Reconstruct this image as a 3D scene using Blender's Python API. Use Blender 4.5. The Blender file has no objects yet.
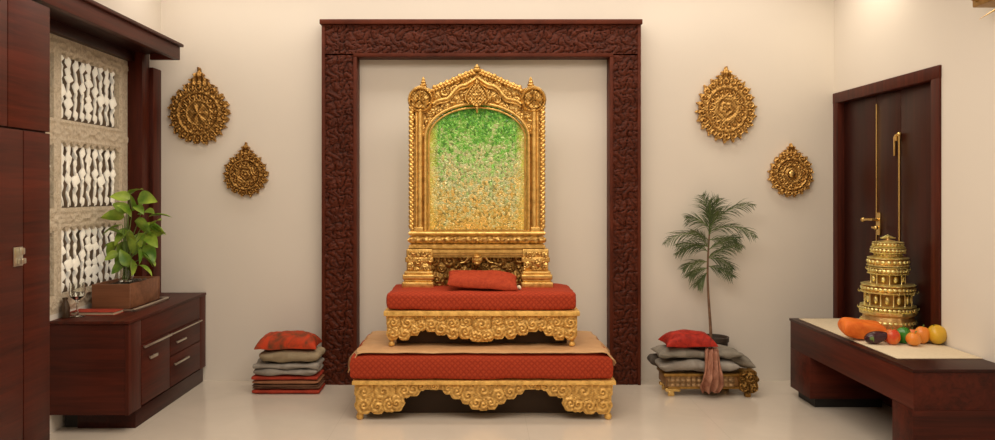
import bpy, bmesh, math, random
import numpy as np
from mathutils import Vector, Matrix, noise
PI = math.pi
random.seed(7)
COL = bpy.context.scene.collection
F = 770.0; HC = 1.36; BW = 5.5            # focal length in pixels, camera height, distance to the back wall

# ------------------------------------------------------------------ materials
def new_mat(name):
    m = bpy.data.materials.new(name); m.use_nodes = True
    nt = m.node_tree; b = nt.nodes['Principled BSDF']
    return m, nt, b
def N(nt, t, **kw):
    n = nt.nodes.new(t)
    for k, v in kw.items(): setattr(n, k, v)
    return n
def rgba(c): return (c[0], c[1], c[2], 1)
def ramp(nt, fac, stops):
    r = N(nt, 'ShaderNodeValToRGB'); e = r.color_ramp.elements
    e[0].position = stops[0][0]; e[0].color = rgba(stops[0][1])
    e[1].position = stops[-1][0]; e[1].color = rgba(stops[-1][1])
    for p, c in stops[1:-1]:
        x = e.new(p); x.color = rgba(c)
    nt.links.new(fac, r.inputs[0]); return r.outputs[0]
def coords(nt, scale=(1,1,1), rot=(0,0,0)):
    tc = N(nt, 'ShaderNodeTexCoord'); mp = N(nt, 'ShaderNodeMapping')
    mp.inputs['Scale'].default_value = scale; mp.inputs['Rotation'].default_value = rot
    nt.links.new(tc.outputs['Object'], mp.inputs[0]); return mp.outputs[0]
def noise_tex(nt, vec, scale, detail=4, rough=.5, dist=0):
    n = N(nt, 'ShaderNodeTexNoise'); n.inputs['Scale'].default_value = scale
    n.inputs['Detail'].default_value = detail; n.inputs['Roughness'].default_value = rough
    n.inputs['Distortion'].default_value = dist
    nt.links.new(vec, n.inputs['Vector']); return n.outputs['Fac']
def bump(nt, b, h, strength=.3, dist=.01):
    n = N(nt, 'ShaderNodeBump'); n.inputs['Strength'].default_value = strength; n.inputs['Distance'].default_value = dist
    nt.links.new(h, n.inputs['Height']); nt.links.new(n.outputs[0], b.inputs['Normal'])
def sc(c, k): return tuple(min(1, x*k) for x in c)

def plain(name, c, rough=.5, metal=0, var=.12, scale=6, bmp=0, bscale=60, sheen=0, emit=0):
    m, nt, b = new_mat(name); v = coords(nt)
    f = noise_tex(nt, v, scale, 4)
    nt.links.new(ramp(nt, f, [(.3, sc(c, 1-var)), (.7, sc(c, 1+var))]), b.inputs['Base Color'])
    b.inputs['Roughness'].default_value = rough; b.inputs['Metallic'].default_value = metal
    if sheen: b.inputs['Sheen Weight'].default_value = sheen
    if emit:
        b.inputs['Emission Color'].default_value = rgba(c); b.inputs['Emission Strength'].default_value = emit
    if bmp: bump(nt, b, noise_tex(nt, v, bscale, 3), bmp, .004)
    return m
def wood(name, dark, light, axis='y', rough=.48):
    m, nt, b = new_mat(name)
    s = {'x': (1.2, 22, 22), 'y': (22, 1.2, 22), 'z': (22, 22, 1.2)}[axis]
    v = coords(nt, s); f = noise_tex(nt, v, 1.6, 8, .62, .6)
    v2 = coords(nt, tuple(k*.35 for k in s)); f2 = noise_tex(nt, v2, 1.0, 3)
    mix = N(nt, 'ShaderNodeMath', operation='MULTIPLY_ADD'); mix.inputs[1].default_value = .6
    nt.links.new(f, mix.inputs[0])
    mm = N(nt, 'ShaderNodeMath', operation='MULTIPLY'); mm.inputs[1].default_value = .4
    nt.links.new(f2, mm.inputs[0]); nt.links.new(mm.outputs[0], mix.inputs[2])
    nt.links.new(ramp(nt, mix.outputs[0], [(.32, dark), (.5, tuple((a+c)/2 for a, c in zip(dark, light))), (.68, light)]), b.inputs['Base Color'])
    b.inputs['Roughness'].default_value = rough; b.inputs['Specular IOR Level'].default_value = .2
    bump(nt, b, f, .08, .002)
    return m
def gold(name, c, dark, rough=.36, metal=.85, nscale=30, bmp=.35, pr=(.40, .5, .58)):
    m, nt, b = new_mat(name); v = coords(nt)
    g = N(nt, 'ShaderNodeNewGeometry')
    col = ramp(nt, g.outputs['Pointiness'], [(pr[0], dark), (pr[1], c), (pr[2], sc(c, 1.35))])  # pointiness paints occlusion-like shade into the carved crevices
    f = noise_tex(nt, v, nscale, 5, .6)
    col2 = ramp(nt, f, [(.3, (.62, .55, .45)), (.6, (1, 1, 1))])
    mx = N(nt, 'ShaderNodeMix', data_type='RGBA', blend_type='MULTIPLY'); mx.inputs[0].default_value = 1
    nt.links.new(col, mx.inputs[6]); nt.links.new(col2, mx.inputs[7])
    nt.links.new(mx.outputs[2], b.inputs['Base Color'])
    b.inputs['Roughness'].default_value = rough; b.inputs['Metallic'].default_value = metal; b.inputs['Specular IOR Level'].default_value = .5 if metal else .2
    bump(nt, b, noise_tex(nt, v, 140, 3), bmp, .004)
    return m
def fabric(name, c, c2=None, pat='diamond', scale=26, rough=.85, strength=.5):
    m, nt, b = new_mat(name); c2 = c2 or sc(c, .62)
    v = coords(nt)
    if pat == 'diamond':
        sep = N(nt, 'ShaderNodeSeparateXYZ'); nt.links.new(v, sep.inputs[0])
        outs = []
        for sgn in (1, -1):
            a = N(nt, 'ShaderNodeMath', operation='MULTIPLY'); a.inputs[1].default_value = sgn
            z = N(nt, 'ShaderNodeMath', operation='ADD'); nt.links.new(sep.outputs[2], z.inputs[0]); nt.links.new(sep.outputs[1], z.inputs[1])
            nt.links.new(z.outputs[0], a.inputs[0])
            s = N(nt, 'ShaderNodeMath', operation='ADD'); nt.links.new(sep.outputs[0], s.inputs[0]); nt.links.new(a.outputs[0], s.inputs[1])
            k = N(nt, 'ShaderNodeMath', operation='MULTIPLY'); k.inputs[1].default_value = scale*PI; nt.links.new(s.outputs[0], k.inputs[0])
            q = N(nt, 'ShaderNodeMath', operation='SINE'); nt.links.new(k.outputs[0], q.inputs[0])
            w = N(nt, 'ShaderNodeMath', operation='ABSOLUTE'); nt.links.new(q.outputs[0], w.inputs[0]); outs.append(w.outputs[0])
        mn = N(nt, 'ShaderNodeMath', operation='MINIMUM'); nt.links.new(outs[0], mn.inputs[0]); nt.links.new(outs[1], mn.inputs[1])
        f0 = noise_tex(nt, v, 70, 3)
        mu = N(nt, 'ShaderNodeMath', operation='MULTIPLY'); nt.links.new(mn.outputs[0], mu.inputs[0]); nt.links.new(f0, mu.inputs[1])
        fac = mu.outputs[0]; rng = (.05, .4)
    else:
        fac = noise_tex(nt, v, scale, 5, .6, 1.0); rng = (.35, .62)
    nt.links.new(ramp(nt, fac, [(rng[0], c2), (rng[1], c)]), b.inputs['Base Color'])
    b.inputs['Roughness'].default_value = rough; b.inputs['Specular IOR Level'].default_value = .25
    bump(nt, b, fac, strength, .006)
    return m

def wall_mat():
    m, nt, b = new_mat('wall_paint'); v = coords(nt)
    nt.links.new(ramp(nt, noise_tex(nt, v, 1.2, 3), [(.3, (.79, .73, .65)), (.7, (.815, .755, .675))]), b.inputs['Base Color'])
    b.inputs['Roughness'].default_value = .7
    bump(nt, b, noise_tex(nt, v, 160, 2), .05, .002); return m
def floor_mat():
    m, nt, b = new_mat('polished_floor'); v = coords(nt)
    br = N(nt, 'ShaderNodeTexBrick'); br.offset = 0
    br.inputs['Scale'].default_value = 1; br.inputs['Brick Width'].default_value = 1.1; br.inputs['Row Height'].default_value = 1.1
    br.inputs['Mortar Size'].default_value = .0015; br.inputs['Mortar Smooth'].default_value = .2
    br.inputs['Mortar'].default_value = (.57, .51, .42, 1)
    mp = N(nt, 'ShaderNodeMapping'); mp.inputs['Location'].default_value = (.83, .35, 0)
    nt.links.new(v, mp.inputs[0]); nt.links.new(mp.outputs[0], br.inputs['Vector'])
    c = ramp(nt, noise_tex(nt, v, 2.5, 6, .6, .8), [(.3, (.63, .56, .475)), (.7, (.68, .605, .515))])
    nt.links.new(c, br.inputs['Color1']); nt.links.new(c, br.inputs['Color2'])
    nt.links.new(br.outputs['Color'], b.inputs['Base Color'])
    b.inputs['Roughness'].default_value = .17; b.inputs['IOR'].default_value = 1.5
    return m
def mosaic_mat():
    m, nt, b = new_mat('mosaic_glass')
    tc = N(nt, 'ShaderNodeTexCoord'); v = tc.outputs['Object']
    vo = N(nt, 'ShaderNodeTexVoronoi'); vo.inputs['Scale'].default_value = 85; nt.links.new(v, vo.inputs['Vector'])
    sep = N(nt, 'ShaderNodeSeparateXYZ'); nt.links.new(v, sep.inputs[0])
    sc_ = N(nt, 'ShaderNodeSeparateColor'); nt.links.new(vo.outputs['Color'], sc_.inputs[0])
    big = noise_tex(nt, v, 14, 5, .65)
    def M(op, a, b_=None, c_=None):
        n = N(nt, 'ShaderNodeMath', operation=op)
        for i, x in enumerate((a, b_, c_)):
            if x is None: continue
            if isinstance(x, (int, float)): n.inputs[i].default_value = x
            else: nt.links.new(x, n.inputs[i])
        return n.outputs[0]
    t = M('MULTIPLY_ADD', sep.outputs[2], 1.16, -.02)                 # height above the sill
    t = M('ADD', t, M('MULTIPLY_ADD', sc_.outputs[0], .34, -.17))
    t = M('ADD', t, M('MULTIPLY_ADD', big, .9, -.45))
    vl = N(nt, 'ShaderNodeTexVoronoi'); vl.inputs['Scale'].default_value = 34; vl.inputs['Randomness'].default_value = 1; mpl = N(nt, 'ShaderNodeMapping'); mpl.inputs['Scale'].default_value = (1.5, 1, .8); mpl.inputs['Rotation'].default_value = (0, .6, 0)
    nt.links.new(v, mpl.inputs[0]); nt.links.new(mpl.outputs[0], vl.inputs['Vector']); sl = N(nt, 'ShaderNodeSeparateColor'); nt.links.new(vl.outputs['Color'], sl.inputs[0])
    t = M('ADD', t, M('MULTIPLY_ADD', sl.outputs[0], .22, -.11))
    col = ramp(nt, t, [(0, (.62, .36, .07)), (.2, (.62, .48, .16)), (.40, (.50, .50, .26)), (.56, (.36, .52, .15)), (.74, (.16, .43, .05)), (1, (.05, .22, .02))])
    br = ramp(nt, sc_.outputs[1], [(0, (.30, .34, .22)), (.35, (.8, .85, .7)), (.7, (1, 1, 1)), (.86, (1, 1, 1)), (1, (1.5, 1.5, 1.7))])
    mx = N(nt, 'ShaderNodeMix', data_type='RGBA', blend_type='MULTIPLY'); mx.inputs[0].default_value = 1
    nt.links.new(col, mx.inputs[6]); nt.links.new(br, mx.inputs[7])
    # warm yellow streak by both sides
    ax = M('ABSOLUTE', sep.outputs[0])
    e = M('MULTIPLY_ADD', ax, 13, -3.25)
    e = M('MULTIPLY', M('MAXIMUM', M('MINIMUM', e, .8), 0), M('MULTIPLY_ADD', big, 1.6, -.1))
    mx2 = N(nt, 'ShaderNodeMix', data_type='RGBA'); nt.links.new(e, mx2.inputs[0]); nt.links.new(mx.outputs[2], mx2.inputs[6]); mx2.inputs[7].default_value = (.8, .55, .08, 1)
    nt.links.new(mx2.outputs[2], b.inputs['Base Color']); nt.links.new(mx2.outputs[2], b.inputs['Emission Color'])
    b.inputs['Emission Strength'].default_value = .16  # slight glow put into the pane so it looks lit from behind
    b.inputs['Roughness'].default_value = .3; b.inputs['Metallic'].default_value = .1
    ve = N(nt, 'ShaderNodeTexVoronoi', feature='DISTANCE_TO_EDGE'); ve.inputs['Scale'].default_value = 85; nt.links.new(v, ve.inputs['Vector'])
    bump(nt, b, ve.outputs[0], .8, .01)
    return m
def glass_mat():
    m, nt, b = new_mat('clear_glass'); b.inputs['Base Color'].default_value = (.97, .98, .95, 1)
    b.inputs['Transmission Weight'].default_value = 1; b.inputs['Roughness'].default_value = .02; b.inputs['IOR'].default_value = 1.45
    return m
def jali_mat():
    m, nt, b = new_mat('carved_plaster'); v = coords(nt, (1, 1, 1))
    f = noise_tex(nt, v, 22, 6, .65, 2.2)
    nt.links.new(ramp(nt, f, [(.35, (.50, .40, .28)), (.5, (.66, .56, .42)), (.65, (.74, .64, .50))]), b.inputs['Base Color'])
    b.inputs['Roughness'].default_value = .6; bump(nt, b, f, .7, .02); return m

D1, L1 = (.024, .0048, .0026), (.108, .0170, .0072)
MW = {a: wood('mahogany_'+a, D1, L1, a) for a in 'xyz'}
MWdark = {a: wood('dark_mahogany_'+a, (.016, .0038, .0025), (.050, .0095, .0055), a, .38) for a in 'xyz'}
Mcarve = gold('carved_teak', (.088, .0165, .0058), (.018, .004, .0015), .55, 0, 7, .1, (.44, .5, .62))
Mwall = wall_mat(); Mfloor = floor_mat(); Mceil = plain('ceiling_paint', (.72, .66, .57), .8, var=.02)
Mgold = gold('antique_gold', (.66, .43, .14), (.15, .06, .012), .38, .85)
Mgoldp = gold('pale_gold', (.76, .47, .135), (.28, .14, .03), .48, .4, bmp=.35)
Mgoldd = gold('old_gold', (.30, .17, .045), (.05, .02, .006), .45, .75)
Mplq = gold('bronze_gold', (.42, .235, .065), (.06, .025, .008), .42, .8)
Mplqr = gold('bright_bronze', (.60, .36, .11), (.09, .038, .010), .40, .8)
Mbrass = plain('polished_brass', (.80, .55, .20), .25, .95, .08)
Msteel = plain('brushed_nickel', (.72, .68, .58), .28, .95, .06)
Mred = fabric('red_brocade', (.42, .050, .016), (.31, .030, .010), scale=30, strength=.3)
Mred2 = fabric('red_velvet', (.42, .055, .018), (.31, .033, .011), 'noise', 45, strength=.25)
Mred3 = fabric('crimson_silk', (.48, .028, .014), (.24, .012, .007), 'noise', 24, .6, strength=.4)
Mredpat = fabric('red_brown_print', (.52, .05, .013), (.12, .045, .018), 'noise', 13, .75)
Mbeige = fabric('beige_satin', (.62, .37, .18), (.55, .31, .145), 'noise', 9, .5, strength=.12)
Mgrey = fabric('grey_linen', (.27, .245, .20), (.19, .17, .14), 'noise', 14, strength=.3)
Mgrey2 = fabric('pale_grey_linen', (.36, .33, .29), (.24, .21, .18), 'noise', 8, strength=.35)
Mdgrey = fabric('charcoal_cloth', (.13, .11, .09), (.08, .065, .055), 'noise', 12)
Mkhaki = fabric('khaki_linen', (.36, .29, .19), (.29, .225, .14), 'noise', 14, strength=.2)
Mpink = fabric('dusty_pink_silk', (.50, .25, .17), (.26, .10, .06), 'noise', 16, .5)
Mtan = fabric('tan_cloth', (.36, .16, .08), (.24, .10, .05), 'noise', 12)
Mbrown = fabric('brown_cloth', (.17, .08, .045), (.11, .05, .03), 'noise', 12)
Mredcloth = fabric('brick_red_cloth', (.42, .05, .025), (.25, .03, .015), 'noise', 10)
Morcloth = fabric('orange_silk', (.86, .22, .03), (.70, .13, .015), 'noise', 14, .5, strength=.2)
Mcream = fabric('cream_runner', (.74, .63, .46), (.69, .58, .41), 'noise', 60, .75, strength=.1)
Mmos = mosaic_mat(); Mglass = glass_mat(); Mjali = jali_mat()
Mdrop = plain('shell_drops', (.85, .79, .66), .35, 0, .12, 14, emit=.2)  # faint emission added to imitate light passing through the drops
Mback = plain('screen_backing', (.17, .115, .07), .8, 0, .2, 12)
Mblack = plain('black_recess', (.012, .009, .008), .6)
Mplbox = wood('walnut_box', (.12, .045, .022), (.30, .13, .065), 'x', .45)
Mpot = plain('dark_clay', (.05, .035, .025), .55, var=.3)
Msoil = plain('soil', (.03, .02, .012), .9, var=.4, scale=40)
def leaf_mat(name, c1, c2, rough=.42):
    m, nt, b = new_mat(name); v = coords(nt)
    nt.links.new(ramp(nt, noise_tex(nt, v, 9, 3), [(.35, c1), (.65, c2)]), b.inputs['Base Color'])
    b.inputs['Roughness'].default_value = rough
    return m
Mleaf = leaf_mat('pothos_leaf', (.08, .20, .014), (.38, .52, .06))
Mleafd = leaf_mat('palm_leaf', (.05, .085, .028), (.13, .17, .06), .6)
Mstem = plain('green_stem', (.14, .22, .05), .5)
Mtrunk = plain('palm_trunk', (.20, .11, .06), .7, var=.35, scale=40)

# ------------------------------------------------------------------ mesh helpers
class MB:
    """collects geometry in world coordinates; build() links it as one object"""
    def __init__(s): s.v = []; s.f = []; s.smooth = True
    def add(s, vs, fs):
        o = len(s.v); s.v.extend([tuple(v) for v in vs]); s.f.extend([tuple(i+o for i in f) for f in fs]); return s
    def box(s, x0, x1, y0, y1, z0, z1, bev=.004, seg=2, M=None):
        bm = bmesh.new(); bmesh.ops.create_cube(bm, size=1)
        for v in bm.verts: v.co = Vector(((x0+x1)/2+v.co.x*(x1-x0), (y0+y1)/2+v.co.y*(y1-y0), (z0+z1)/2+v.co.z*(z1-z0)))
        if bev: bmesh.ops.bevel(bm, geom=bm.edges[:], offset=bev, segments=seg, affect='EDGES', profile=.5)
        return s.bm(bm, M)
    def bm(s, bm, M=None):
        if M is not None: bmesh.ops.transform(bm, matrix=M, verts=bm.verts)
        bm.verts.ensure_lookup_table(); bm.verts.index_update()
        s.add([v.co[:] for v in bm.verts], [[v.index for v in f.verts] for f in bm.faces]); bm.free(); return s
    def ell(s, c, r, M=None, sub=3, warp=None):
        bm = bmesh.new(); bmesh.ops.create_icosphere(bm, subdivisions=sub, radius=1)
        for v in bm.verts:
            if warp: v.co = warp(v.co.copy())
            v.co = Vector((v.co.x*r[0], v.co.y*r[1], v.co.z*r[2]))
            if M is not None: v.co = M @ v.co
            v.co += Vector(c)
        return s.bm(bm)
    def lathe(s, c, prof, seg=32, warp=None):
        vs = []; fs = []
        for r, z in prof:
            for k in range(seg):
                a = 2*PI*k/seg; rr = r if warp is None else warp(r, z, a)
                vs.append((c[0]+rr*math.cos(a), c[1]+rr*math.sin(a), c[2]+z))
        n = len(prof)
        for i in range(n-1):
            for k in range(seg):
                k2 = (k+1) % seg; fs.append((i*seg+k, i*seg+k2, (i+1)*seg+k2, (i+1)*seg+k))
        fs.append(tuple(reversed(range(seg)))); fs.append(tuple((n-1)*seg+k for k in range(seg)))
        return s.add(vs, fs)
    def tube(s, pts, rad, seg=8, flat=1.0):
        pts = [Vector(p) for p in pts]; n = len(pts)
        rads = rad if isinstance(rad, (list, tuple)) else [rad]*n
        vs = []; fs = []; up = Vector((0, 0, 1)); prev = None
        for i, p in enumerate(pts):
            t = (pts[min(i+1, n-1)]-pts[max(i-1, 0)]).normalized()
            if prev is None:
                a = up if abs(t.z) < .9 else Vector((0, 1, 0)); u = t.cross(a).normalized()
            else:
                u = (prev - t*prev.dot(t)).normalized()
            prev = u; w = t.cross(u)
            for k in range(seg):
                an = 2*PI*k/seg; vs.append(p+(u*math.cos(an)+w*math.sin(an)*flat)*rads[i])
        for i in range(n-1):
            for k in range(seg):
                k2 = (k+1) % seg; fs.append((i*seg+k, i*seg+k2, (i+1)*seg+k2, (i+1)*seg+k))
        fs.append(tuple(reversed(range(seg)))); fs.append(tuple((n-1)*seg+k for k in range(seg)))
        return s.add(vs, fs)
    def build(s, name, mat, parent=None, smooth=True, flat_angle=40, **props):
        loc = Vector((0, 0, 0))
        p = parent
        while p is not None: loc += Vector(p.location); p = p.parent
        vs = np.array(s.v) if len(s.v) else np.zeros((0, 3))
        own = Vector((0, 0, 0))
        if parent is None and not props.get('structure'):
            own = Vector(((vs[:, 0].min()+vs[:, 0].max())/2, (vs[:, 1].min()+vs[:, 1].max())/2, vs[:, 2].min()))
        vs = vs - np.array(loc) - np.array(own)
        me = bpy.data.meshes.new(name); me.from_pydata([tuple(v) for v in vs], [], s.f); me.update()
        bm = bmesh.new(); bm.from_mesh(me); bmesh.ops.recalc_face_normals(bm, faces=bm.faces); bm.to_mesh(me); bm.free()
        o = bpy.data.objects.new(name, me); COL.objects.link(o); o.location = own
        if mat: me.materials.append(mat)
        if parent is not None: o.parent = parent
        if smooth:
            me.polygons.foreach_set('use_smooth', [True]*len(me.polygons))
            me.set_sharp_from_angle(angle=math.radians(flat_angle))
        if props.get('structure'): o['kind'] = 'structure'
        return o
def thing(name, loc, label, cat, group=None, kind=None):
    o = bpy.data.objects.new(name, None); COL.objects.link(o); o.location = loc; o.empty_display_size = .05
    return tag(o, label, cat, group, kind)
def tag(o, label, cat, group=None, kind=None):
    o['label'] = label; o['category'] = cat
    if group: o['group'] = group
    if kind: o['kind'] = kind
    return o
def fbm(p, s=1.0): return noise.fractal(Vector(p)*s, 1.0, 2.0, 4)

# relief: a carved slab given as inside(x,z) and height(x,z) arrays, facing -Y (or any basis)
def relief(mb, x0, x1, z0, z1, res, inside, height, ybase, thick, basis=None):
    nx = int((x1-x0)/res)+1; nz = int((z1-z0)/res)+1
    X, Z = np.meshgrid(np.linspace(x0, x1, nx), np.linspace(z0, z1, nz), indexing='ij')
    IN = inside(X, Z); H = height(X, Z)
    # a quad exists when its four corners are inside
    Q = IN[:-1, :-1] & IN[1:, :-1] & IN[:-1, 1:] & IN[1:, 1:]
    used = np.zeros_like(IN); used[:-1, :-1] |= Q; used[1:, :-1] |= Q; used[:-1, 1:] |= Q; used[1:, 1:] |= Q
    idx = -np.ones(IN.shape, int); idx[used] = np.arange(used.sum())
    n = int(used.sum()); xs = X[used]; zs = Z[used]; hs = H[used]
    # taper heights at the rim
    def place(x, y, z):
        if basis is None: return np.stack([x, y, z], 1)
        o, ux, uy, uz = [np.array(b, float) for b in basis]
        return o + x[:, None]*ux + y[:, None]*uy + z[:, None]*uz
    front = place(xs, ybase-hs, zs); back = place(xs, np.full(n, ybase+thick), zs)
    fs = []; qi = np.argwhere(Q)
    a = idx[:-1, :-1][Q]; b = idx[1:, :-1][Q]; c = idx[1:, 1:][Q]; d = idx[:-1, 1:][Q]
    fs += [tuple(q) for q in np.stack([a, b, c, d], 1).tolist()]
    Qp = np.pad(Q, 1)
    def side(mask, p, q):
        for u, w in zip(p[mask].tolist(), q[mask].tolist()): fs.append((u, w, w+n, u+n))
    I = idx
    side(Q & ~Qp[1:-1, :-2], I[:-1, :-1], I[1:, :-1]); side(Q & ~Qp[1:-1, 2:], I[:-1, 1:], I[1:, 1:])
    side(Q & ~Qp[:-2, 1:-1], I[:-1, :-1], I[:-1, 1:]); side(Q & ~Qp[2:, 1:-1], I[1:, :-1], I[1:, 1:])
    mb.add(np.concatenate([front, back]).tolist(), fs)
    return mb
def discs_field(discs, X, Z):
    """nearest (scaled) disc: returns (t = rho/R, theta, hand, turns)"""
    best = np.full(X.shape, 9.0); th = np.zeros(X.shape); hd = np.ones(X.shape); tn = np.ones(X.shape); RR = np.ones(X.shape)
    for (cx, cz, R, h, t) in discs:
        dx = X-cx; dz = Z-cz; rho = np.sqrt(dx*dx+dz*dz)/R
        m = rho < best
        best[m] = rho[m]; th[m] = np.arctan2(dz, dx)[m]; hd[m] = h; tn[m] = t; RR[m] = R
    return best, th, hd, tn, RR
def scroll_height(discs, base, amp):
    def f(X, Z):
        t, th, hd, tn, R = discs_field(discs, X, Z)
        tt = np.clip(t, 0, 1.4)
        sp = .5+.5*np.cos(2*PI*tn*tt**.8 + hd*th)
        dome = np.sqrt(np.clip(1-(tt*.92)**2, 0, 1))
        leaf = .12*np.cos(7*th+hd*5*tt)
        h = base + .0012*np.sin(X*260+np.sin(Z*190)*2)*np.sin(Z*240) + amp*(dome*.55 + .45*sp*np.clip(1.25-tt, 0, 1) + leaf*np.clip(1-abs(tt-.75)*3, 0, 1))
        return h
    return f
def pack(inside, x0, x1, z0, z1, radii, seed, tries=900, existing=(), over=.9):
    rnd = random.Random(seed); out = list(existing)
    for R in radii:
        for _ in range(tries):
            x = rnd.uniform(x0, x1); z = rnd.uniform(z0, z1)
            if not inside(np.array([x]), np.array([z]))[0]: continue
            if all((x-c[0])**2+(z-c[1])**2 > (over*(R+c[2]))**2 for c in out):
                out.append((x, z, R, rnd.choice((-1, 1)), rnd.choice((1.6, 2.0, 2.4))))
    return out

def rest(mb, z):
    k = min(v[2] for v in mb.v); mb.v = [(v[0], v[1], v[2]-k+z) for v in mb.v]; return max(v[2] for v in mb.v)
# soft cushion lying flat: half sizes a,b, thickness t ; M rotates/places
def cushion(mb, c, a, b, t, n=3.0, pinch=.10, seed=0, wr=.012, nu=44, nv=30, rz=0, tilt=(0, 0), flatbot=.6, sag=0):
    cr, sr = math.cos(rz), math.sin(rz); vs = []; fs = []
    def pt(u, v, side):
        e = (max(0, 1-abs(u)**n)*max(0, 1-abs(v)**n))**.42
        s = 1-pinch*(1-abs(abs(u)-abs(v)))*0
        x = a*u*(1-pinch*(1-v*v)*abs(u)**2*.9); y = b*v*(1-pinch*(1-u*u)*abs(v)**2*.9)
        w = fbm((x*9+seed*3.1, y*9-seed, side*.7), 1.0)*wr*(.35+.65*e)
        z = t*.5*e*(1 if side > 0 else -flatbot) + w
        z += tilt[0]*u*a + tilt[1]*v*b - sag*(u*u)
        return (c[0]+x*cr-y*sr, c[1]+x*sr+y*cr, c[2]+z)
    for side in (1, -1):
        o = len(vs)
        for i in range(nu+1):
            for j in range(nv+1):
                u = math.sin((i/nu-.5)*PI*.999); v = math.sin((j/nv-.5)*PI*.999)
                p = pt(u, v, side)
                if i in (0, nu) or j in (0, nv):
                    q = pt(u, v, 1); p = q
                vs.append(p)
        for i in range(nu):
            for j in range(nv):
                q = (o+i*(nv+1)+j, o+(i+1)*(nv+1)+j, o+(i+1)*(nv+1)+j+1, o+i*(nv+1)+j+1)
                fs.append(q if side > 0 else q[::-1])
    mb.add(vs, fs); return mb
def slab(mb, x0, x1, y0, y1, z0, z1, r=.03, bulge=.01, wr=.003, seed=0, nx=40, ny=24, nz=8, rz=0, power=4.0):
    """padded box (superellipsoid-like) with light wrinkles"""
    bm = bmesh.new(); bmesh.ops.create_cube(bm, size=2)
    bmesh.ops.subdivide_edges(bm, edges=bm.edges[:], cuts=14, use_grid_fill=True)
    cx, cy, cz = (x0+x1)/2, (y0+y1)/2, (z0+z1)/2; hx, hy, hz = (x1-x0)/2, (y1-y0)/2, (z1-z0)/2
    for v in bm.verts:
        u = v.co.copy()
        # even rounding: clamp to inner box then offset
        p = Vector((u.x*hx, u.y*hy, u.z*hz)); q = Vector((max(-hx+r, min(hx-r, p.x)), max(-hy+r, min(hy-r, p.y)), max(-hz+min(r, hz*.98), min(hz-min(r, hz*.98), p.z))))
        d = p-q
        if d.length > 1e-6: p = q + d.normalized()*min(r, d.length)
        k = (1-abs(u.z)**2)*bulge
        if abs(u.x) > .99: p.x += math.copysign(k, u.x)
        if abs(u.y) > .99: p.y += math.copysign(k, u.y)
        if u.z > 0: p.z += .4*bulge*(1-u.x**2)*(1-u.y**2)
        w = fbm((p.x*7+seed, p.y*7, p.z*14), 1.0)*wr
        p += Vector((w*u.x, w*u.y, w*u.z*1.2))
        v.co = Vector((cx, cy, cz)) + p
    M = None
    if rz: M = Matrix.Translation((cx, cy, 0)) @ Matrix.Rotation(rz, 4, 'Z') @ Matrix.Translation((-cx, -cy, 0))
    return mb.bm(bm, M)

# ------------------------------------------------------------------ the room
XL, XR, YF, ZC = -2.40, 2.53, -1.4, 3.0
def S(name, boxes, mat, **k):
    mb = MB()
    for b in boxes: mb.box(*b, bev=0)
    return mb.build(name, mat, smooth=False, structure=True)
S('floor', [(XL-.1, XR+.2, YF-.1, BW+.1, -.1, 0)], Mfloor)
S('ceiling', [(XL-.1, XR+.2, YF-.1, BW+.1, ZC, ZC+.1)], Mceil)
S('wall_back', [(XL-.1, XR+.2, BW, BW+.1, 0, ZC)], Mwall)
S('wall_front', [(XL-.1, XR+.2, YF-.1, YF, 0, ZC)], Mwall)
WY0, WY1, WZ0, WZ1 = 3.0, 5.24, .66, 2.235
S('wall_left', [(XL-.1, XL, YF, WY0, 0, 2.40), (XL-.1, XL, WY1, BW, 0, 2.40), (XL-.1, XL, WY0, WY1, 0, WZ0), (XL-.1, XL, WY0, WY1, WZ1, 2.40),
                (XL-.1, XL, YF, BW, 2.40, ZC)], Mwall)
S('trim_4', [(XL, -2.28, YF, BW, 2.376, ZC)], Mwall)
DY0, DY1, DZ = 4.30, 5.44, 1.99
S('wall_right', [(XR, XR+.1, YF, DY0, 0, ZC), (XR, XR+.1, DY1, BW, 0, ZC), (XR, XR+.1, DY0, DY1, DZ, ZC), (XR+.1, XR+.14, DY0-.1, DY1+.05, 0, DZ+.1)], Mwall)

# ---- window with hanging drops on the left wall
win = bpy.data.objects.new('window_1', None); COL.objects.link(win); win.location = (XL, 4.3, WZ0); win['kind'] = 'structure'
MB().box(XL-.075, XL-.06, WY0, WY1, WZ0, WZ1, bev=0).build('backing_panel', Mback, win, smooth=False)
cols = [(4.42, 5.12), (3.44, 4.335)]
def zat(y): return HC-(y-190)*4.75/F
rows = [(.765, 1.125), (1.26, 1.62), (1.775, 2.135)]
# screen front with six rectangular openings; slightly scalloped opening edges
def scr_in(Yc, Z):
    ok = np.ones(Yc.shape, bool)
    for (a, b) in cols:
        for (c, d) in rows:
            top = d+.012*np.sin((Yc-a)*2*PI*9/(b-a))
            ok &= ~((Yc > a) & (Yc < b) & (Z > c) & (Z < top))
    return ok
def scr_h(Yc, Z):
    h = np.zeros(Yc.shape)
    for (a, b) in cols:
        for (c, d) in rows:
            e = np.maximum(np.maximum(a-Yc, Yc-b), np.maximum(c-Z, Z-d))
            h += .006*np.exp(-((e-.025)/.008)**2)
    for i, z in enumerate((.71, 1.19, 1.70, 2.185)):
        w = .018*np.sin(Yc*19+i*2)+.008*np.sin(Yc*47)
        h += .007*np.exp(-((Z-z-w)/.010)**2) + .006*np.exp(-((Z-z+w)/.010)**2)
    return h
mb = MB(); relief(mb, WY0, WY1, WZ0, WZ1, .0085, scr_in, scr_h, 0, .035, basis=((XL, 0, 0), (0, 1, 0), (-1, 0, 0), (0, 0, 1)))
mb.build('carved_screen', Mjali, win)
rnd = random.Random(3); protos = []
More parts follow.
